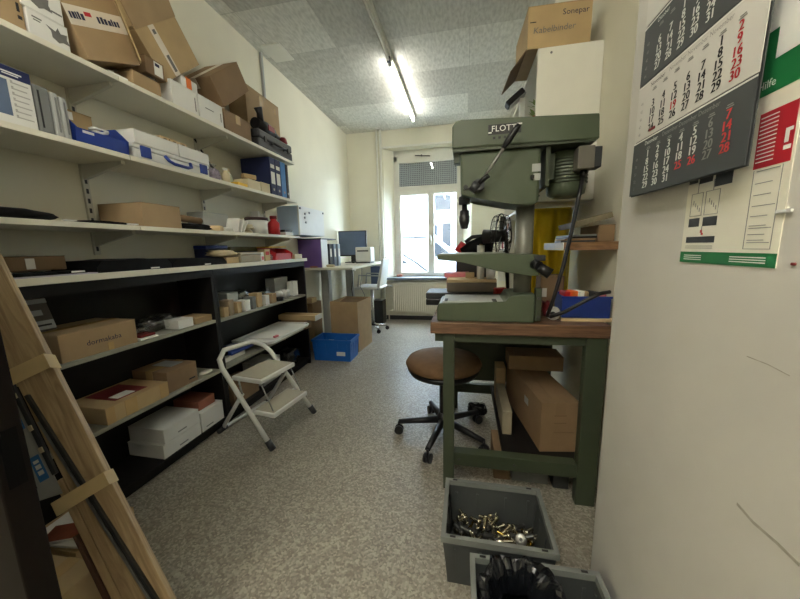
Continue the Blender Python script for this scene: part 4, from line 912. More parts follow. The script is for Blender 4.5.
tb = P().prism([(-.128, 1.217), (-.128, 1.192), (-.01, 1.178), (.143, 1.137), (.285, 1.112), (.325, 1.114), (.325, 1.207), (.15, 1.214)], 'y', 1.505, 1.755, bev=.005).done('table', GREEN, t)
P().box(-.12, .18, 1.52, 1.74, 1.2165, 1.2185).done('machined_face', STEEL, tb)
P().cyl((.30, 1.505, 1.165), (.315, 1.47, 1.16), .02, n=14).cyl((.315, 1.475, 1.155), (.36, 1.465, 1.125), .020, .024, n=12).done('clamp_lever', BLACK, tb)
P().box(.30, .345, 1.49, 1.54, 1.18, 1.205, bev=.004).done('clamp_block', DGREY, tb)
bs = P().prism([(-.130, BZ), (.315, BZ), (.315, BZ + .135), (.205, BZ + .128), (.19, BZ + .095), (-.118, BZ + .088), (-.130, BZ + .07)], 'y', 1.515, 1.765, bev=.006).done('base', GREEN, t)
P().box(-.105, .18, 1.53, 1.75, BZ + .088, BZ + .097, bev=.002).done('machined_face', GREYLT, bs)
P().box(.13, .15, 1.525, 1.60, BZ + .0965, BZ + .0985).box(-.095, -.08, 1.53, 1.60, BZ + .0965, BZ + .0985).done('clamp_slots', DARKCAB, bs)
P().box(.317, .342, 1.515, 1.56, BZ + .01, BZ + .16, bev=.003).done('rear_flange', GREEND, bs)
for zz in (.03, .115): P().cyl((.33, 1.515, BZ + zz), (.33, 1.509, BZ + zz), .007, n=8).done('bolt', STEELD, bs)
ck = P().cyl((.055, 1.52, 1.51), (.055, 1.455, 1.51), .024, n=18).cyl((.025, 1.465, 1.485), (.05, 1.465, 1.515), .018, .02, n=14).done('feed_hub', DGREY, t)
P().cyl((.06, 1.465, 1.515), (.165, 1.445, 1.665), .0065, n=12).done('lever_rod', STEEL, ck)
P().lathe([(.009, 0), (.013, .03), (.012, .08), (.009, .10)], (.150, 1.447, 1.645), (.105, -.02, .15), n=16).done('lever_grip', BLACK, ck)
P().cyl((.055, 1.46, 1.515), (.095, 1.455, 1.545), .010, n=12).done('stop_screw', BLACK, ck)
P().cyl((.0, 1.52, 1.51), (.0, 1.505, 1.51), .010, n=12).done('knob', BLACK, t)
P().box(.278, .313, 1.5185, 1.52, 1.560, 1.592).box(.285, .313, 1.5185, 1.52, 1.524, 1.552).done('data_plate', GREYLT, t)
P().box(.272, .287, 1.508, 1.52, 1.53, 1.545).done('switch', BLACK, t)
P().box(.335, .352, 1.53, 1.74, 1.50, 1.66).done('motor_plate', GREEND, t)
mo = P().lathe([(.055, 1.462), (.078, 1.475), (.082, 1.50), (.082, 1.645), (.06, 1.66)], (.45, 1.645, 0), n=28).done('motor', GREEN, t)
fin = P()
for k in range(8): fin.lathe([(.0875, 1.52 + k * .014), (.0875, 1.525 + k * .014)], (.45, 1.645, 0), n=28)
fin.done('cooling_fins', GREEND, mo)
P().box(.352, .38, 1.56, 1.72, 1.53, 1.64, bev=.004).done('bracket', GREEND, t)
sb = P().box(.452, .515, 1.50, 1.575, 1.555, 1.645, bev=.004).done('terminal_box', mat('drab_metal', (112, 108, 98), .5, .2), t)
P().box(.515, .545, 1.51, 1.575, 1.56, 1.642, bev=.004).done('box_lid', DGREY, sb)
P().cyl((.49, 1.54, 1.555), (.488, 1.54, 1.53), .014, n=12).done('cable_gland', BLACK, sb)
tag(P().tube([(.487, 1.54, 1.529), (.472, 1.54, 1.42), (.455, 1.54, 1.30), (.43, 1.535, 1.16), (.405, 1.53, 1.05), (.385, 1.53, .97), (.378, 1.55, .925), (.395, 1.57, .915), (.45, 1.545, .945), (.53, 1.52, 1.005), (.58, 1.515, 1.035), (.622, 1.53, 1.04)], .0085, 10).done('power_cable', BLACK), 'thick black power cable hanging from the drill press motor', 'cable')

# things on the bench
t = thing('flat_case', 'flat black case under the grey box on the workbench', 'case', (.05, 2.05, BZ))
P().box(-.235, .20, 1.94, 2.16, BZ, BZ + .04, bev=.006).done('base', BLACK, t); P().box(-.235, .20, 1.94, 2.16, BZ + .041, BZ + .078, bev=.006).done('lid', DGREY, t)
t = thing('wooden_box', 'grey box with pale lid behind the drill base', 'box', (.05, 2.06, BZ + .079))
P().box(-.108, .19, 1.98, 2.14, BZ + .079, BZ + .135, bev=.003).done('body', mat('taupe_box', (128, 118, 104), .6), t); P().box(-.108, .19, 1.98, 2.14, BZ + .136, BZ + .155, bev=.003).done('lid', CREAMW, t)
tag(P().box(-.135, .03, 2.17, 2.30, BZ + .15, BZ + .18, bev=.004).box(-.12, .02, 2.18, 2.29, BZ, BZ + .15).done('pink_case', PINK), 'pink flat case behind the grey box', 'case')
tag(P().box(.005, .06, 2.06, 2.12, BZ + .156, BZ + .19, bev=.003).done('small_carton', KRAFT), 'small brown carton on the pale lid', 'box')
t = thing('spool', 'tall cream roll standing behind the drill table', 'roll', (.095, 2.02, BZ + .156))
P().cyl((.095, 2.02, BZ + .156), (.095, 2.02, 1.255), .022, n=20).done('roll', WHITEP, t); P().cyl((.095, 2.02, 1.255), (.095, 2.02, 1.262), .01, n=12).done('core', KRAFTD, t)
tag(P().lathe([(.026, 0), (.028, .07)], (.155, 2.01, BZ + .156), n=20).done('cup', WHITEP), 'shorter cream cup next to the tall cream roll', 'cup')
tag(P(rotz((.20, 1.92, 0), 15)).box(.165, .235, 1.885, 1.93, BZ, BZ + .115, bev=.008).done('packet', RED), 'red packet beside the drill column on the workbench', 'packet')
t = thing('small_carton', 'brown carton with white label behind the drill column', 'box', (.49, 2.0, BZ))
P().box(.425, .55, 1.93, 2.06, BZ, BZ + .18, bev=.003).done('body', KRAFTD, t); P().box(.435, .46, 1.9285, 1.93, BZ + .06, BZ + .11).done('label', PAPER, t)
# chop saw like tool
t = thing('chop_saw', 'black and red power saw behind the drill table', 'power tool', (.06, 2.32, BZ))
P().box(-.06, .19, 2.31, 2.44, BZ, BZ + .26, bev=.01).done('stand', BLACK, t)
P().tube([(-.02, 2.36, 1.20), (.05, 2.36, 1.23), (.13, 2.36, 1.25), (.19, 2.36, 1.24)], [.05, .06, .075, .06], 14).done('motor', BLACKF, t)
P().tube([(-.045, 2.36, 1.21), (-.005, 2.36, 1.275)], [.035, .028], 12).done('red_cover', RED, t)
P().tube([(.0, 2.36, 1.28), (.05, 2.36, 1.315), (.12, 2.36, 1.32), (.17, 2.36, 1.30)], .014, 10).done('handle', BLACK, t)
# fan
t = thing('desk_fan', 'black wire cage desk fan seen edge-on', 'fan', (.24, 2.15, BZ))
Mf = Matrix.Translation((.222, 2.12, 1.31)) @ Matrix.Rotation(R(70), 4, 'Z')
cg = P(Mf); n = 36
for r, yy in ((.135, 0), (.125, -.035), (.125, .035), (.09, -.045), (.05, -.05)):
    cg.tube([(r * math.cos(2 * math.pi * k / n), yy, r * math.sin(2 * math.pi * k / n)) for k in range(n)], .004 if r > .13 else .002, 6, closed=True)
for k in range(18):
    a = 2 * math.pi * k / 18; c_, s_ = math.cos(a), math.sin(a)
    cg.tube([(.03 * c_, -.052, .03 * s_), (.09 * c_, -.045, .09 * s_), (.125 * c_, -.035, .125 * s_), (.136 * c_, 0, .136 * s_), (.125 * c_, .035, .125 * s_), (.06 * c_, .045, .06 * s_)], .0015, 5)
cg.done('cage', BLACK, t)
P(Mf).cyl((0, -.03, 0), (0, .11, 0), .035, .045, n=20).done('motor', DGREY, t)
for k in range(3):
    a = R(30 + 120 * k); M2 = Mf @ Matrix.Rotation(a, 4, 'Y')
    P(M2).quad([(.02, -.01, -.02), (.115, -.02, -.035), (.12, .0, .03), (.02, .012, .025)], .002).done('blade', GREYPL, t)
P().cyl((.255, 2.15, 1.29), (.285, 2.20, BZ + .02), .012, n=12).done('stand', BLACK, t); P().lathe([(.07, 0), (.065, .018), (.02, .025)], (.29, 2.21, BZ), n=24).done('foot', BLACK, t)
# blue bin
t = thing('storage_bin', 'blue bin heaped with oddments on the workbench', 'bin', (.54, 1.62, BZ))
P().box(.45, .655, 1.59, 1.72, BZ + .0135, BZ + .019).box(.45, .456, 1.59, 1.72, BZ + .019, BZ + .115).box(.649, .655, 1.59, 1.72, BZ + .019, BZ + .105).box(.456, .649, 1.59, 1.596, BZ + .019, BZ + .11).box(.456, .649, 1.714, 1.72, BZ + .019, BZ + .12).done('body', BLUEPL, t)
P().box(.445, .66, 1.586, 1.592, BZ + .105, BZ + .115).done('rim', BLUEPL, t)
tag(P().box(.445, .67, 1.575, 1.735, BZ, BZ + .0125).done('board', CREAMW), 'pale board under the blue bin on the workbench', 'board')
random.seed(5)
for i, (m, lb) in enumerate(((RED, 'red scrap in the blue bin'), (ORANGE, 'orange scrap in the blue bin'), (PAPER, 'white scrap in the blue bin'), (KRAFT, 'brown card scrap in the blue bin'), (DGREY, 'dark grey scrap in the blue bin'), (PINK, 'pink scrap in the blue bin'))):
    tag(P(rotz((.478 + .030 * i, 1.65, 0), random.uniform(-30, 30))).box(.462 + .030 * i, .49 + .030 * i, 1.62, 1.685, BZ + .02, BZ + .125 + random.uniform(0, .012), bev=.006).done('oddment', m), lb, 'oddment', 'oddments heaped in the blue bin')
t = thing('tape_roll', 'white and red round roll leaning at the blue bin', 'roll', (.405, 1.60, BZ))
P().cyl((.41, 1.585, BZ + .031), (.42, 1.61, BZ + .033), .03, n=20).done('roll', WHITEP, t); P().cyl((.4095, 1.5835, BZ + .031), (.41, 1.585, BZ + .031), .012, n=14).done('core', DGREY, t)
tag(P().blob((.405, 1.68, BZ + .045), (.05, .06, .09), 17, .25, 3, 3).done('packet', DARKRED), 'dark red packet between power cable and blue bin', 'packet')
# yellow sack
t = thing('sack', 'yellow vinyl sack hanging below the wall cabinet', 'sack', (.54, 2.2, BZ))
p = P(); nx, nz = 40, 14; vs = []; fs = []
for side in (0, 1):
    for j in range(nz + 1):
        for i in range(nx + 1):
            u = i / nx; v = j / nz; x = .40 + .25 * u; zz = 1.46 - .56 * v
            fold = .018 * math.sin(u * 17 + .6 * math.sin(v * 3)) + .012 * noise.noise(Vector((u * 4, v * 5, 2))); env = math.sin(math.pi * min(1, max(0, u))) ** .4
            y = 2.20 - (.055 * env + fold) * (1 if side == 0 else -1)
            vs.append((x, y if side == 0 else 2.20 + .055 * env, zz))
o = (nx + 1) * (nz + 1)
for j in range(nz):
    for i in range(nx):
        a = j * (nx + 1) + i; fs.append((a, a + 1, a + nx + 2, a + nx + 1)); fs.append((o + a, o + a + nx + 1, o + a + nx + 2, o + a + 1))
for i in range(nx): fs.append((i, o + i, o + i + 1, i + 1)); k = nz * (nx + 1) + i; fs.append((k, k + 1, o + k + 1, o + k))
for j in range(nz):
    a = j * (nx + 1); fs.append((a, a + nx + 1, o + a + nx + 1, o + a)); a += nx; fs.append((a, o + a, o + a + nx + 1, a + nx + 1))
p._mesh(vs, fs, 0, True); p.done('sack', YELLOW, t)
P().box(.41, .64, 2.19, 2.21, 1.46, 1.475).done('hem', YELLOW, t)
# small wall shelf, wall cabinet
tag(P().box(.45, XR - .002, 1.62, 1.99, 1.222, 1.258).box(.447, .45, 1.62, 1.99, 1.222, 1.258, 1).done('wall_shelf', [SHELFWOOD, WHITEC]), 'short brown shelf on the right wall above the blue bin', 'shelf')
for i in range(4): tag(P(rotz((.53, 1.72, 0), -6 + 5 * i)).box(.455 + .012 * i, .60, 1.66, 1.85, 1.2585 + .009 * i, 1.2665 + .009 * i).done('notebook', (DGREY, KRAFTD, BLACK, GREYPL)[i]), ['dark grey notebook at the bottom of the stack on the short shelf', 'brown notebook, second in the stack on the short shelf', 'black notebook, third in the stack on the short shelf', 'grey notebook on top of the stack on the short shelf'][i], 'notebook', 'stack of notebooks on the short shelf')
carton('grey brown carton behind notebooks on the short shelf', .605, .672, 1.65, 1.90, 1.2585, 1.335, KRAFTD, tape='n')
tag(P(roty((.605, 1.7, 1.335), -15)).box(.49, .66, 1.63, 1.86, 1.352, 1.378, bev=.002).done('board', mat('drab_board', (128, 118, 94), .7)), 'tilted grey brown board lying on the carton on the short shelf', 'board')
t = thing('wall_cabinet', 'white wall cabinet with open side shelves above the drill', 'cabinet', (.52, 2.6, 1.487))
for y in (1.96, 3.28): P().box(.365, XR - .002, y, y + .018, 1.487, 2.262, bev=.0015).done('side_panel', WHITEPAINT, t)
P().box(.365, XR - .002, 1.978, 3.28, 1.487, 1.505).done('bottom', WHITEPAINT, t); P().box(.365, XR - .002, 1.978, 3.28, 2.244, 2.262).done('top', WHITEPAINT, t)
P().box(XR - .012, XR - .002, 1.978, 3.28, 1.505, 2.244).done('back', WHITEPAINT, t); P().box(.375, XR - .012, 1.978, 3.28, 1.87, 1.888).done('shelf', WHITEPAINT, t)
P().cyl((.40, 1.958, 1.52), (.40, 1.96, 1.52), .006, n=10).cyl((.43, 1.958, 2.235), (.43, 1.96, 2.235), .006, n=10).done('screw_caps', GREYPL, t)
Mx = rotz((.45, 2.1, 0), 2)
t = carton('brown carton with handwriting on top of the wall cabinet', .305, .612, 1.965, 2.30, 2.2635, 2.462, KRAFTL, Mx, tape='n')
P(Mx).text('Sonepar', .038, (.535, 1.9635, 2.405), (1, 0, 0), (0, 0, 1), center=True).done('printed_lettering', INKB, t)
P(Mx).text('Kabelbinder', .042, (.435, 1.9635, 2.335), (1, 0, .02), (.12, 0, 1), center=True).done('handwriting', MOTIF, t)
P(Mx).box(.315, .345, 1.9638, 1.965, 2.385, 2.389).done('print_line', INK, t)
P(Mx).quad([(.305, 1.97, 2.266), (.305, 2.29, 2.266), (.225, 2.29, 2.19), (.225, 1.97, 2.165)], .004).done('flap', CARDIN, t)
t = thing('scanner', 'black slanted device poking out of the wall cabinet', 'device', (.30, 2.3, 1.90))
P(roty((.30, 2.30, 2.17), -38)).box(.235, .36, 2.26, 2.34, 2.15, 2.185, bev=.008).done('body', BLACK, t)
P(roty((.30, 2.30, 2.17), -38)).box(.245, .36, 2.265, 2.335, 2.143, 2.149).done('underside', GREYLT, t)
P().box(.33, .36, 2.28, 2.32, 1.8885, 2.16).box(.33, .42, 2.26, 2.34, 1.8885, 1.895).done('stand', WHITEP, t)
t = thing('flower_pot', 'small red pot with pale green plant in the wall cabinet', 'plant', (.385, 2.02, 1.8885))
P().lathe([(.022, 0), (.03, .06)], (.375, 2.02, 1.8885), n=16).done('pot', RED, t)
lf = P(); random.seed(2)
for k in range(14):
    a = random.uniform(0, 6.28); r = random.uniform(.01, .03); h = random.uniform(.07, .17); c_ = Vector((.375 + r * math.cos(a), 2.02 + r * math.sin(a), 1.8885 + h)); d_ = Vector((math.cos(a), math.sin(a), .6)) * .022
    s_ = Vector((-math.sin(a), math.cos(a), 0)) * .010
    lf.quad([c_ - d_, c_ + s_, c_ + d_, c_ - s_], .0012)
lf.tube([(.375, 2.02, 1.93), (.375, 2.02, 2.05)], .003, 6)
lf.done('leaves', PALEGREEN, t)
# white rack further back on the right wall
t = thing('wall_rack', 'white rack of shelves on the right wall behind the fan', 'rack', (.55, 3.7, .9))
for zz in (1.02, 1.20, 1.38): P().box(.42, XR - .002, 3.35, 4.25, zz, zz + .018).done('shelf', WHITEPAINT, t)
for y in (3.33, 4.25): P().box(.42, XR - .002, y, y + .02, .8, 1.55).done('side_panel', WHITEPAINT, t)
random.seed(4)
for i, (m, lb) in enumerate(((KRAFT, 'brown box on the middle rack shelf behind the fan'), (YELLOWB, 'yellow box on the middle rack shelf behind the fan'), (PAPER, 'white box on the middle rack shelf behind the fan'), (RED, 'red box on the middle rack shelf behind the fan'))):
    y = 3.42 + i * .19
    t = thing('small_carton', lb, 'box', (.50, y + .07, 1.218), 'boxes on the white rack'); P().box(.44, .56, y, y + .14, 1.218, 1.31, bev=.003).done('body', m, t); P().box(.438, .562, y - .002, y + .142, 1.29, 1.315, bev=.003).done('lid', m, t)
for i, (m, lb) in enumerate(((TERRA, 'dusty red box on the top rack shelf'), (GREYLT, 'grey box on the top rack shelf'))):
    y = 3.45 + i * .3
    tag(P().box(.44, .60, y, y + .2, 1.398, 1.48, bev=.004).done('small_carton', m), lb, 'box')

# under the bench
t = carton('large brown carton lying on the lower bench shelf', .335, .525, 1.60, 2.20, .2045, .47, KRAFTD, rotz((.43, 1.9, 0), 9), tape='y', tm=KRAFTD)
Mz = rotz((.43, 1.9, 0), 9)
P(Mz).box(.334, .335, 1.78, 1.84, .36, .40).done('label', GREYLT, t)
P(Mz).box(.40, .46, 1.599, 1.60, .40, .405).box(.40, .46, 1.599, 1.60, .36, .365).box(.40, .50, 1.599, 1.60, .31, .314).done('print', CARDIN, t)
carton('flat brown carton on top of the large one under the bench', .28, .60, 2.02, 2.20, .4735, .565, KRAFTD, tape='n')
t = carton('slim pale carton leaning on the lower bench shelf', .215, .265, 1.72, 2.10, .2045, .34, mat('drab_pale_card', (150, 140, 118), .7), tape='n')
carton('small brown carton stacked on the slim pale carton', .215, .275, 2.12, 2.25, .2045, .44, KRAFT, tape='n')
tag(P().blob((.10, 2.30, .05), (.16, .1, .10), 33, .2, 3, 3).done('bag', BLACKFILM), 'black bag on the floor under the bench', 'bag')
carton('brown carton on the floor behind the grey crate', .165, .25, 1.62, 1.85, 0, .15, KRAFTD, tape='n')
carton('grey flat carton on the floor under the bench', .26, .44, 1.62, 1.85, 0, .12, GREYPL, tape='n')
tag(P().box(.27, .45, 1.60, 1.82, .1215, .14, bev=.003).done('board', GREYLT), 'pale grey board lying on the grey flat carton', 'board')
t = carton('dark carton on the floor at the right bench leg', .46, .535, 1.60, 1.85, 0, .13, DGREY, tape='n')

# work stool
t = thing('work_stool', 'brown upholstered swivel stool tucked under the bench', 'stool', (-.13, 1.99, 0))
sx, sy = -.13, 1.98
P().lathe([(.10, .455), (.19, .47), (.235, .495), (.243, .515), (.225, .545), (.15, .56), (.0, .562)], (sx, sy, 0), n=36).done('seat', SEATBR, t)
P().lathe([(.13, .435), (.215, .45), (.232, .478), (.20, .482)], (sx, sy, 0), n=36).done('seat_shell', BLACK, t)
P().cyl((sx, sy, .10), (sx, sy, .44), .026, n=18).done('gas_column', BLACK, t)
P().lathe([(.035, .07), (.045, .13), (.03, .17)], (sx, sy, 0), n=18).done('hub', BLACK, t)
for k in range(5):
    a = R(180 + 72 * k + 4); e = Vector((sx + .30 * math.cos(a), sy + .30 * math.sin(a), .085))
    am = P().tube([(sx + .03 * math.cos(a), sy + .03 * math.sin(a), .115), tuple(e)], [.024, .016], 10).done('base_arm', BLACK, t)
    pr = Vector((-math.sin(a), math.cos(a), 0))
    for s_ in (-1, 1): P().cyl(tuple(Vector((e.x, e.y, .029)) + pr * .006 * s_), tuple(Vector((e.x, e.y, .029)) + pr * .022 * s_), .029, n=18).done('castor_wheel', BLACK, am)
    P().cyl((e.x, e.y, .03), (e.x, e.y, .085), .008, n=10).done('castor_stem', BLACK, am)

# ================================================================== FOREGROUND CRATES
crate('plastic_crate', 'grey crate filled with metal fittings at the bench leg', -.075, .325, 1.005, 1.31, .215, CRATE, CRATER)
def fitting(kind):
    o = None
    if kind == 0:
        o = thing('metal_fitting', '', 'fitting', (0, 0, 0)); P().lathe([(.0065, -.028), (.0075, -.026), (.0075, .012)], (0, 0, 0), n=12).done('barrel', NICKEL, o); P().lathe([(.011, .012), (.012, .014), (.012, .020), (.009, .023)], (0, 0, 0), n=14).done('head', NICKEL, o)
    elif kind == 1:
        o = thing('metal_fitting', '', 'fitting', (0, 0, 0)); P().lathe([(.008, -.02), (.009, -.018), (.009, .02), (.008, .022)], (0, 0, 0), n=12).done('barrel', STEELD, o); P().lathe([(.0035, .022), (.0035, .036)], (0, 0, 0), n=8).done('pin', NICKEL, o)
    else:
        o = thing('metal_fitting', '', 'fitting', (0, 0, 0)); P().lathe([(.005, -.025), (.006, -.023), (.006, .018)], (0, 0, 0), n=12).done('barrel', BRASS, o); P().lathe([(.0095, .018), (.0095, .026)], (0, 0, 0), n=12).done('head', BRASS, o)
    return o
protos = [fitting(k) for k in range(3)]
FL = ['nickel fitting with round head, lying in the heap in the grey crate', 'dark steel fitting with pin, lying in the heap in the grey crate', 'brass fitting with round head, lying in the heap in the grey crate']
random.seed(11); used = [False] * 3
spots = []
for layer, (n_, zz) in enumerate(((58, .022), (54, .046), (50, .070), (36, .090))):
    for i in range(n_):
        sp = 1 - .05 * layer
        spots.append((.125 + random.uniform(-.16, .16) * sp, 1.157 + random.uniform(-.105, .105) * sp, zz + random.uniform(-.002, .006)))
for x, y, zz in spots:
    k = random.choices((0, 1, 2), (4, 4, .8))[0]; o = protos[k]
    if used[k]:
        src = o; o = src.copy(); COL.objects.link(o)
        for ch in src.children:
            c2 = ch.copy(); COL.objects.link(c2); c2.parent = o
    used[k] = True
    o.location = (x, y, zz); o.rotation_euler = (R(90 + random.uniform(-22, 22)), random.uniform(-.3, .3), random.uniform(0, 6.28))
    tag(o, FL[k], 'fitting', ['nickel fittings in the grey crate', 'dark steel fittings in the grey crate', 'brass fittings in the grey crate'][k])
def disc(name, label, c, r, m, hole):
    t = thing(name, label, 'rosette', c); ax = Vector((-.15, -.75, .65)).normalized()
    P().lathe([(r, 0), (r, .006), (r * .85, .009), (r * .3, .009)], c, tuple(ax), n=28).done('disc', m, t)
    cc = Vector(c) + ax * .0091; P().lathe([(r * .28, 0), (r * .28, .0015)], tuple(cc), tuple(ax), n=16).done('hole', hole, t)
disc('round_rosette', 'bright gold round disc on the heap in the grey crate', (.142, 1.10, .118), .021, NICKEL, DARKCAB)
disc('round_rosette', 'dull grey round disc on the heap in the grey crate', (.225, 1.14, .118), .022, STEEL, STEELD)

M2c = rotz((.24, .75, 0), 1)
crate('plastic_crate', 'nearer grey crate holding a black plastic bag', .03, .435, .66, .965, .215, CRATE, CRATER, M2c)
tb2 = thing('plastic_bag', 'black plastic bag stuffed into the nearer grey crate', 'bag', (.18, .80, .01))
P().blob((.165, .81, .085), (.22, .24, .15), 101, .22, 3.2, 4).done('bag', BLACKFILM, tb2)
hood = P(); NA, NV = 72, 16; vs = []; fs = []
for j in range(NV + 1):
    v = j / NV
    for i in range(NA):
        a = 2 * math.pi * i / NA; ca, sa = math.cos(a), math.sin(a)
        if v < .55: rr, zz = .72 + .38 * (v / .55), .06 + .17 * (v / .55)
        else: q = (v - .55) / .45; rr, zz = 1.10 - .55 * q, .23 + .012 * math.sin(q * 3.1) - .09 * q * q
        k = 1 + .22 * noise.noise(Vector((ca * 1.7, sa * 1.7, v * 2.6))) + .10 * noise.noise(Vector((ca * 4, sa * 4, v * 9)))
        zz += .035 * noise.noise(Vector((ca * 2.2, sa * 2.2, 9))) * v * 1.6 + .012 * noise.noise(Vector((ca * 8, sa * 8, v * 4))) + .022 * max(0, sa) * v
        vs.append((.180 + .118 * rr * k * ca, .845 + .098 * rr * k * sa, zz))
for j in range(NV):
    for i in range(NA): fs.append((j * NA + i, j * NA + (i + 1) % NA, (j + 1) * NA + (i + 1) % NA, (j + 1) * NA + i))
hood._mesh(vs, fs, 0, False); hood.done('crumpled_mouth', BLACKFILM, tb2)
tag(P().blob((.345, .80, .09), (.10, .20, .16), 103, .25, 3.5, 4).done('plastic_bag', BLACKF), 'dull black bag at the right side of the nearer grey crate', 'bag')
tag(P().lathe([(.075, 0), (.078, .012), (.05, .02), (.0, .022)], (.19, .742, .172), n=30).done('disc', mat('grey_drab_plastic', (96, 94, 84), .4)), 'grey round disc lying on the black bag in the nearer crate', 'disc')
tag(P().tube([(.325, .83, .178), (.335, .845, .185), (.355, .845, .185), (.365, .83, .178)], .006, 8).done('cable_tie', WHITEP), 'white plastic strip on the dull black bag', 'strip')

# ================================================================== CALENDAR + NOTICE
X0 = XP - .0015
nt_ = thing('notice', 'first aid notice with green header behind the calendar', 'poster', (XP, .69, 1.2))
yA, yB = .803, .583     # left (far) and right (near) edges
zb, zt = 1.207, 1.76
P().box(X0, XP, yB, yA, zb, zt).done('sheet', POSTER, nt_)
X1 = X0 - .0006
P().box(X1, X0, yB, yA, zb, zb + .022).box(X1, X0, yB, yA, 1.472, zt).done('green_fields', POSTG, nt_)
Xc = X1 - .0005
ch, cw, cy, cz = .068, .024, .612, 1.588
P().prism([(cy + a, cz + b) for a, b in ((-.026, -cw), (-cw, -cw), (-cw, -ch), (cw, -ch), (cw, -cw), (ch, -cw), (ch, cw), (cw, cw), (cw, ch), (-cw, ch), (-cw, cw), (-.026, cw))], 'x', Xc, X1).done('white_cross', INKW, nt_)
P().box(X1, X0, .587, .648, 1.362, 1.445).done('red_field', POSTR, nt_)
rdir, udir = (0, -1, 0), (0, 0, 1)
ln = P()
for k in range(12): ln.box(Xc, X1, .615, .645, 1.437 - .006 * k, 1.4385 - .006 * k)
ln.box(Xc, X1, .589, .600, 1.405, 1.41).box(Xc, X1, .594, .600, 1.39, 1.405).box(Xc, X1, .589, .60, 1.38, 1.386)
for k in range(3): ln.box(Xc, X1, .74, .79, zb + .006 + .004 * k, zb + .0075 + .004 * k).box(Xc, X1, .60, .67, zb + .006 + .004 * k, zb + .0075 + .004 * k)
ln.text('Erste Hilfe', .017, (Xc, .700, 1.482), rdir, udir)
ln.done('white_lettering', INKW, nt_)
bk = P()
for a, b, c_, d_ in ((.775, .80, 1.366, 1.40), (.735, .77, 1.362, 1.40), (.688, .728, 1.35, 1.40), (.758, .788, 1.279, 1.296), (.712, .748, 1.279, 1.296), (.712, .79, 1.247, 1.259)): bk.box(X1, X0, a, b, c_, d_)
bk.done('black_fields', DGREY, nt_)
gl = P()
for a, b, c_, d_ in ((.712, .748, 1.30, 1.345), (.755, .788, 1.30, 1.345)):
    gl.box(X1, X0, a, a + .001, c_, d_).box(X1, X0, b - .001, b, c_, d_).box(X1, X0, a, b, c_, c_ + .001).box(X1, X0, a, b, d_ - .001, d_)
    for k in range(4): gl.box(X1, X0, a + .006 + .006 * k, a + .0075 + .006 * k, c_ + .008 + .005 * k, c_ + .016 + .005 * k)
gl.box(X1, X0, .729, .7305, 1.345, 1.365).box(X1, X0, .77, .7715, 1.345, 1.365).box(X1, X0, .748, .7495, 1.262, 1.279).box(X1, X0, .645, .646, 1.235, 1.36).box(X1, X0, .596, .597, 1.235, 1.36).box(X1, X0, .596, .646, 1.235, 1.236)
for k, zz in enumerate((1.357, 1.338, 1.32, 1.303, 1.287, 1.272, 1.268, 1.258, 1.249, 1.245)): gl.box(X1, X0, .61 if k % 3 else .60, .64, zz, zz + .0012)
for k in range(2): gl.box(X1, X0, .715, .79, 1.236 + .004 * k, 1.237 + .004 * k)
gl.done('grey_lines', INKG, nt_)
P().box(X1, X0, .747, .752, 1.266, 1.272).box(X1, X0, .744, .748, 1.262, 1.266).done('red_mark', INKR, nt_)
tag(P().box(XP - .006, XP - .0025, .568, .592, 1.288, 1.293, bev=.001).done('clip', WHITEP), 'small white clip at the right edge of the notice', 'clip')
tag(P().cyl((XP, .556, 1.215), (XP - .004, .556, 1.215), .0022, n=10).done('nail', DARKRED), 'small dark red nail in the wall beside the notice', 'nail')

cal = thing('wall_calendar', 'three-month wall calendar hanging over the notice', 'calendar', (XP, .78, 1.95))
yL, yR = .976, .614
XS = XP - .031
P().box(XS + .004, XS + .006, yR, yL, 1.366, 1.98).done('backing_board', CALDARK, cal)
def sheet(z0, z1, dark, x, wk, month, rows, red, greycol):
    m = CALDARK if dark else CALLITE
    sh = P().box(x, x + .0012, yR, yL, z0, z1).done('month_sheet', m, cal)
    xt = x - .0005; W_ = yL - yR
    wt = P().box(xt, x, yR, yL, z1 - .003, z1 + .0).done('top_edge', INKW, sh)
    main = P(); redp = P(); gr = P()
    cols = [yL - W_ * (.085 + .112 * (k + 1)) for k in range(7)]
    zr = lambda r: z1 - .0455 - r * .0178
    main.text(month, .0125, (xt, yL - .055, z1 - .016), rdir, udir)
    gr.text((month + ' ') * 3, .0125, (xt, yL - .125, z1 - .016), rdir, udir)
    for k in range(7):
        gr.box(xt, x, cols[k] - .008, cols[k] + .008, z1 - .028, z1 - .0262).box(xt, x, cols[k] - .006, cols[k] + .006, z1 - .0245, z1 - .0228)
    for r, row in enumerate(rows):
        gr.text(str(wk[r]), .010, (xt, yL - .022, zr(r)), rdir, udir, center=True)
        for c_, v in enumerate(row):
            if not v: continue
            tgt = redp if (c_ == 6 or v in red) else (gr if (c_ == 5 and greycol) else main)
            s_ = .0225
            tgt.text(str(v), s_, (xt, cols[c_], zr(r)), rdir, udir, center=True)
            tgt.text(str(v), s_, (xt, cols[c_] - .0009, zr(r)), rdir, udir, center=True); tgt.text(str(v), s_, (xt, cols[c_] + .0009, zr(r)), rdir, udir, center=True)
    main.done('numerals', INKW if dark else INK, sh); redp.done('red_numerals', INKRL if dark else INKR, sh); gr.done('grey_print', INKG, sh)
    return sh
dec = [[1, 2, 3, 4, 5, 6, 7], [8, 9, 10, 11, 12, 13, 14], [15, 16, 17, 18, 19, 20, 21], [22, 23, 24, 25, 26, 27, 28], [29, 30, 31, 0, 0, 0, 0]]
nov = [[0, 0, 0, 0, 0, 1, 2], [3, 4, 5, 6, 7, 8, 9], [10, 11, 12, 13, 14, 15, 16], [17, 18, 19, 20, 21, 22, 23], [24, 25, 26, 27, 28, 29, 30]]
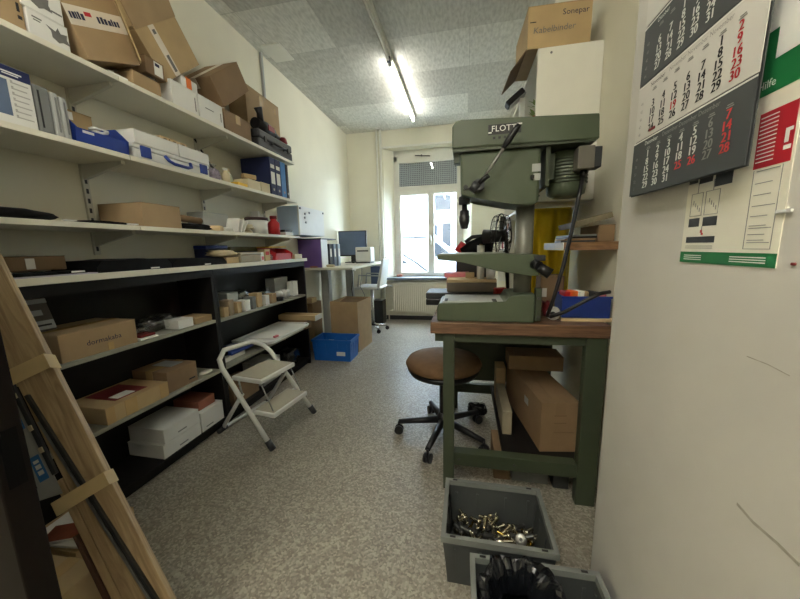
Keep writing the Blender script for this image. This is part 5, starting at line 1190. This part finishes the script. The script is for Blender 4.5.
okt = [[0, 0, 1, 2, 3, 4, 5], [6, 7, 8, 9, 10, 11, 12], [13, 14, 15, 16, 17, 18, 19], [20, 21, 22, 23, 24, 25, 26], [27, 28, 29, 30, 31, 0, 0]]
sheet(1.368, 1.497, True, XS, [49, 50, 51, 52, 1], 'Dezember', dec, (25, 26), True)
sn = sheet(1.4995, 1.627, False, XS, [44, 45, 46, 47, 48], 'November', nov, (19,), False)
P().box(XS - .002, XS - .0006, .884, .908, 1.508, 1.514).done('date_slider', DARKRED, sn)
sheet(1.630, 1.76, True, XS, [40, 41, 42, 43, 44], 'Oktober', okt, (), False)
P().box(XS, XS + .0012, yR, yL, 1.765, 1.98).done('picture_sheet', CALLITE, cal)
cal.rotation_euler = (R(0.7), R(0.2), 0)
tag(P().cyl((XP, .78, 1.992), (XS - .004, .78, 1.992), .003, n=10).done('nail', STEELD), 'steel nail holding the calendar', 'nail')

# ================================================================== FOREGROUND LEFT: taped boards
# board bundle leans from the floor against the worktop edge; frame along the board
Bt = Vector((-1.60, .83, 1.19)); Bb = Vector((-.80, .655, .012))
ax = (Bt - Bb); L = ax.length; ez = ax.normalized()
vn = Vector((0, 0, 1.25)) - (Bt + Bb) / 2; vn = (vn - ez * vn.dot(ez)).normalized()      # face normal
vn = Vector((.35, -.82, .45)); vn = (vn - ez * vn.dot(ez)).normalized()
exx = ez.cross(vn).normalized()
if exx.x > 0: exx = -exx            # towards the left of the bundle
FM = Matrix((exx, ez.cross(exx).normalized(), ez)).transposed().to_4x4()
if (FM.to_3x3() @ Vector((0, 1, 0))).dot(vn) < 0:
    FM = Matrix((exx, -ez.cross(exx).normalized(), ez)).transposed().to_4x4()
FM.translation = Bb
# local axes: x = towards left, y = towards the viewer, z = along the board
LL = L + .10
def along(o):
    q = FM.to_3x3().to_4x4(); o.data.transform(q.inverted()); o.rotation_euler = q.to_euler(); return o
def skew(z0, x0, z1, x1): return FM @ Matrix.Translation((x0, 0, z0)) @ Matrix.Rotation(math.atan2(x1 - x0, z1 - z0), 4, 'Y')
tag(along(P(FM).box(0, .104, -.03, -.002, 0, LL, bev=.002).done('wooden_board', PLANK)), 'pale grained board leaning against the worktop, right one of the bundle', 'board')
tag(along(P(FM).box(.107, .130, -.03, -.004, .0, .70, bev=.002).done('wooden_board', PLANK)), 'shorter pale board at the left edge of the taped bundle', 'board')
tag(P(skew(0, .010, 1.0, .088)).box(-.004, .006, -.001, .012, .0, 1.0, bev=.001).done('metal_rail', STEELD), 'dark steel rail lying aslant across the pale board', 'rail')
tag(P(skew(0, .024, 1.0, .098)).box(-.003, .004, -.001, .010, .0, .9, bev=.001).done('metal_rail', STEEL), 'thin bright rail next to the dark rail on the board', 'rail')
tag(P(FM).box(.132, .141, -.03, .006, .0, .52, bev=.001).done('metal_rail', mat('brown_rail', (84, 58, 44), .5)), 'brown narrow rail at the left edge of the taped bundle', 'rail')
tag(P(FM).box(.1055, .1165, -.001, .012, .72, LL - .05, bev=.001).done('metal_rail', DGREY), 'charcoal channel rail with pale clips, behind the door edge', 'rail')
for i, zz in enumerate((.80, .88, 1.0, 1.12)): tag(P(FM).box(.1065, .1155, .0125, .018, zz, zz + .018).done('clip', BEIGE), ['lowest pale clip on the charcoal rail', 'second pale clip up the charcoal rail', 'third pale clip up the charcoal rail', 'topmost pale clip on the charcoal rail'][i], 'clip', 'pale clips on the charcoal rail')
for zz, dz_, x1_, lb in ((.60, .045, .146, 'paper tape band round the boards, lower one'), (1.045, .055, .112, 'paper tape band round the boards, upper one')):
    tp = P(FM)
    tp.box(-.003, x1_, .0145, .016, zz, zz + dz_).box(-.003, -.001, -.032, .016, zz, zz + dz_).box(-.003, x1_, -.034, -.032, zz, zz + dz_).box(x1_ - .002, x1_, -.032, .016, zz, zz + dz_)
    tag(tp.done('tape_band', MASK), lb, 'tape')
pl = thing('steel_plate', 'grey steel plate with blue stickers between door and boards', 'plate', FM @ Vector((.2, -.04, .68)))
P(FM).prism([(.118, .655), (.27, .70), (.32, 1.20), (.118, 1.25)], 'y', .001, .005).done('plate', GALV, pl)
for zz in (.72, .90):
    st = P(FM).box(.128, .154, .005, .0056, zz, zz + .085).done('sticker', STICKB, pl)
    P(FM).box(.134, .148, .0056, .006, zz + .02, zz + .034).box(.134, .148, .0056, .006, zz + .04, zz + .054).box(.134, .148, .0056, .006, zz + .06, zz + .07).done('sticker_print', INKW, st)
P(FM).box(.185, .20, .005, .0056, .695, .702).box(.21, .225, .005, .0056, .72, .727).box(.165, .175, .005, .0056, .71, .716).done('slots', BLACK, pl)

# cartons and papers on the floor behind the door
carton('brown carton on the floor between the door and the taped boards', -1.36, -1.165, .44, .675, 0, .25, KRAFTL, rotz((-1.26, .56, 0), 3), tape='y')
carton('low brown carton on the floor under the papers and the red brown print', -1.56, -1.31, .70, .90, 0, .235, KRAFTL, tape='n')
tag(P(rotz((-1.38, .78, 0), 6)).box(-1.53, -1.305, .705, .845, .236, .246, bev=.002).done('paper_stack', PAPER), 'white papers lying on the low brown carton behind the door', 'papers')
t = thing('leaflet', 'red brown printed leaflet lying on the white papers', 'leaflet', (-1.38, .77, .247))
Ml = rotz((-1.38, .77, 0), 24)
P(Ml).box(-1.49, -1.315, .725, .81, .250, .252).done('sheet', PAPER, t); P(Ml).box(-1.485, -1.32, .730, .805, .2521, .253).done('print', REDBROWN, t)
tag(P().blob((-1.61, .955, .15), (.12, .10, .30), 105, .2, 3, 3).done('bag', BLACKF), 'black bag on the floor behind the white papers', 'bag')
